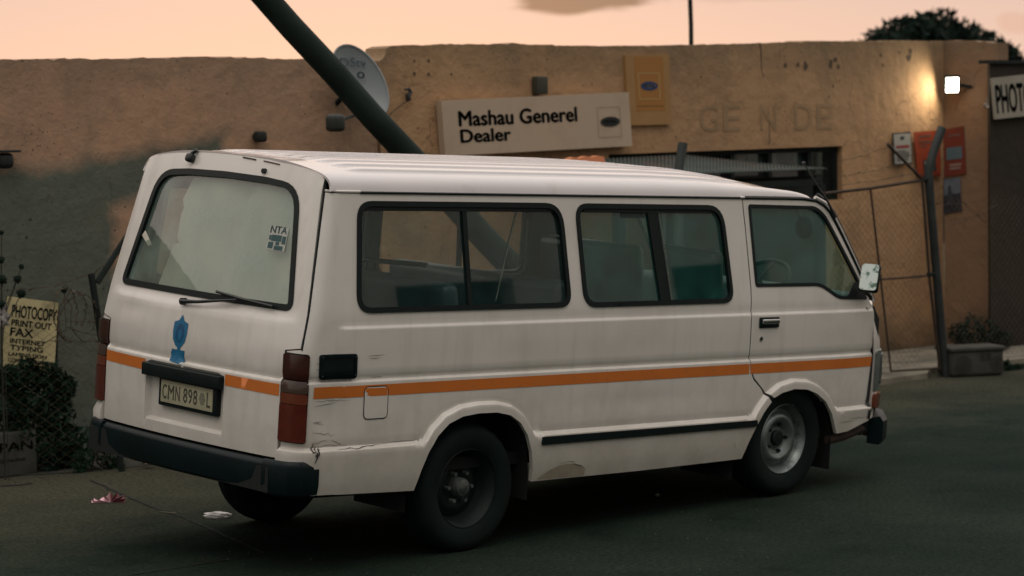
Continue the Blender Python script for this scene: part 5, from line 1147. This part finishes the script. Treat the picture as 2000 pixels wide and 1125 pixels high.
# pink foil wrapper: pleated fan
g = MB(); c = gnd(215, 982); X = np.array([math.cos(cr_), math.sin(cr_), 0]); Y = np.array([-X[1], X[0], 0]); Z = np.array([0, 0, 1.]); vs = []; n = 15
for i in range(n):
    t = i / (n - 1); ang = math.pi * (1 - t); rr_ = (.085 if t > .35 else .10) * (1 + .15 * (i % 2)) * (.9 + .2 * rng.random()); z = (.055 if t > .4 else .03) * math.sin(ang) ** .7 * (1 if i % 2 else .6) + .004
    vs += [c + X * .012 * math.cos(ang) + Z * .003, c + X * rr_ * .55 * math.cos(ang) + Y * (.012 if i % 2 else -.006) + Z * z * .6, c + X * rr_ * math.cos(ang) + Y * (.02 if i % 2 else -.01) + Z * z]
fs = []
for i in range(n - 1):
    for j in range(2): fs.append((i * 3 + j, i * 3 + j + 1, i * 3 + 4 + j, i * 3 + 3 + j))
g.add(vs, fs, 0)
g.mi = [(i // 2) % 2 for i in range(len(fs))]
tag(g.build('foil_wrapper', [mat('foil_pink', (.85, .50, .54), .35, .3), mat('foil_dark', (.14, .04, .05), .4, .2)], None, fix=False), 'crumpled pink striped foil wrapper on the asphalt at the lower left', 'wrapper')
g = MB(); g.tube([gnd(311, 999, .004), gnd(328, 1001, .004), gnd(344, 1002, .004)], .0022, 5); tag(g.build('straw', mat('straw_tan', (.16, .14, .08), .7), None), 'thin dry straw lying across the crack in the asphalt', 'straw')
stone = mat('rubble', (.24, .20, .16), .9, var=.3, vs=15)
for (u, v, s_, lb) in ((290, 908, .050, 'largest pale rubble lump under the left half of the back bumper'), (320, 910, .026, 'middle pale rubble lump under the back bumper'), (347, 910, .018, 'smallest pale rubble lump, rightmost of those under the back bumper')):
    crumple('rubble_stone', u, v - 2, s_, s_ * .8, s_ * .6, stone, lb, 'stone', rng.uniform(0, 3), .4, 2, p=gnd(u, v - 2, .03))
crumple('glass_shard', 1284, 970, .026, .012, .014, mat('shard', (.30, .31, .30), .15, .5), 'small shiny crushed scrap on the asphalt under the minibus sill', 'litter', 1.0, .5, 2)
crumple('paper_bag', 0, 0, .05, .03, .07, mat('bag_white', (.30, .28, .26), .7), 'small white plastic bag caught in the plant at the left edge', 'bag', 0, .5, 3, p=fy_at(3, 636, .20))
# stone trough
tr = empty('stone_trough', tuple(gnd(1905, 738, .0))); tag(tr, 'grey stone trough painted with faint circles on the kerb before the shrub', 'planter')
trm = mat('trough_stone', (.045, .045, .037), .9, var=.35, vs=7, bump=.006, bs=14)
a, b = gnd(1858, 738), gnd(1962, 733); cc = (a + b) / 2; Ld = np.linalg.norm(b - a); dr_ = (b - a) / Ld; ydir = np.array([-dr_[1], dr_[0], 0]); hh = .235
g = MB(); rt = Matrix(((dr_[0], ydir[0], 0), (dr_[1], ydir[1], 0), (0, 0, 1)))
g.box(cc + ydir * .14 + np.array([0, 0, hh * .5]), (Ld, .28, hh), rot=rt, bev=.035); g.box(cc + ydir * .14 + np.array([0, 0, hh - .012]), (Ld * 1.04, .31, .035), rot=rt, bev=.012); under_(g.build('trough', trm, None, 50), tr)
g = MB(); fmx = lambda a_, b_: (cc + np.asarray(a_)[..., None] * dr_ + np.asarray(b_)[..., None] * np.array([0, 0, 1.]) - ydir * .004)
for (x, z, r_) in ((-.13, .10, .07), (.17, .10, .06)):
    for (ro, ri) in ((1, .9), (.7, .6), (.4, .1)):
        t = np.linspace(0, 2 * math.pi, 25); P = list(fmx(x + r_ * ro * np.cos(t), z + r_ * ro * np.sin(t))) + list(fmx(x + r_ * ri * np.cos(t), z + r_ * ri * np.sin(t))); g.add(P, [(i, i + 1, 25 + i + 1, 25 + i) for i in range(24)])
for x in (.02, .075): g.add(fmx(np.array([x, x + .04, x + .04, x]), np.array([.13, .13, .19, .19])), [(0, 1, 2, 3)])
under_(g.build('painted_marks', mat('mark_dark', (.022, .018, .015), .8), None, fix=False), tr)

# tree beyond the shop
tx = at(1825, 90, 16.0); tree = empty('tree', (tx[0], tx[1], 0)); tag(tree, 'dark round-crowned tree showing above the right end of the shop roof', 'tree')
Cn = []
for (u, v, r_) in ((1720, 80, .42), (1745, 62, .40), (1780, 58, .5), (1820, 45, .55), (1855, 60, .5), (1895, 75, .5), (1930, 85, .42), (1955, 100, .40), (1972, 118, .3), (1690, 85, .22), (1810, 85, .7), (1880, 100, .7), (1740, 105, .6), (1810, 36, .30), (1950, 130, .5)):
    p = at(u, v + 18, 16.0 + rng.uniform(-.8, .8)); Cn.append((p, (r_, r_, r_ * .8)))
under_(leaves(Cn, 6500, .075, 'crown', leafd), tree)
g = MB(); b0 = Vector((tx[0], tx[1], 0)); fork = Vector((tx[0], tx[1], 1.7)); g.tube([b0, b0 + Vector((.05, 0, .9)), fork], .15, 10, rs=[.2, .16, .14])
for c, r_ in Cn: g.tube([fork, (fork + Vector(c)) / 2 + Vector((0, 0, .1)), Vector(c)], .04, 6, rs=[.08, .05, .02])
under_(g.build('trunk', barkm, None, 40), tree)

# the building across the street, behind the camera (seen mirrored in the windows)
ob = empty('street_building', (14, -16, 0)); tag(ob, 'white two-storey building with dark windows across the street', 'building')
wp = mat('pale_render', (.46, .46, .42), .85, var=.12, vs=.8); g = MB()
xs = [-2, 2, 4, 7, 9, 12, 14, 17, 19, 22, 24, 27, 29, 33]
for z0, z1 in ((0, 1.0), (2.3, 3.9), (5.3, 6.6)): g.box((15.5, -14.2, (z0 + z1) / 2), (35, .4, z1 - z0))
for z0, z1 in ((1.0, 2.3), (3.9, 5.3)):
    for i in range(0, len(xs), 2): g.box(((xs[i] + xs[i + 1]) / 2, -14.2, (z0 + z1) / 2), (xs[i + 1] - xs[i], .4, z1 - z0))
g.box((15.5, -18.5, 3.3), (35, .3, 6.6)); g.box((-1.85, -16.4, 3.3), (.3, 3.9, 6.6)); g.box((32.85, -16.4, 3.3), (.3, 3.9, 6.6)); under_(g.build('wall', wp, None), ob)
for i in range(1, len(xs) - 1, 2):
    for z0, z1 in ((1.0, 2.3), (3.9, 5.3)):
        g = MB(); g.box(((xs[i] + xs[i + 1]) / 2, -14.28, (z0 + z1) / 2), (xs[i + 1] - xs[i], .06, z1 - z0)); under_(g.build('window', rubber, None), ob)
g = MB(); g.prism([(-18.9, 6.55), (-13.6, 6.55), (-16.3, 7.6)], -2.6, 33.6, plane='yz'); under_(g.build('roof', postm, None), ob)

g = MB(); k = 0
while k < 3200:
    x = rng.uniform(-2.5, 9); y = rng.uniform(-3.0, 4.4); e_y = 4.1 - .42 * max(0, min(x, 1.2)) - .08 * max(0, x - 1.2)
    if y > e_y + .1 or rng.random() > .06 + .94 * math.exp(-(e_y - y) / .35): continue
    k += 1; r_ = .0022 + .006 * rng.random() ** 3; c = np.array([x, y, r_ * .4]); pts = [c + np.array([math.cos(t) * r_ * rng.uniform(.7, 1.3), math.sin(t) * r_ * rng.uniform(.7, 1.3), rng.uniform(-.3, .3) * r_]) for t in (0, 1.6, 3.1, 4.7)]
    g.add(pts + [c + np.array([0, 0, r_])], [(0, 1, 4), (1, 2, 4), (2, 3, 4), (3, 0, 4)])
tag(g.build('grit', mat('grit_stone', (.045, .046, .035), .9, var=.5, vs=40), None, fix=False), kind='stuff')
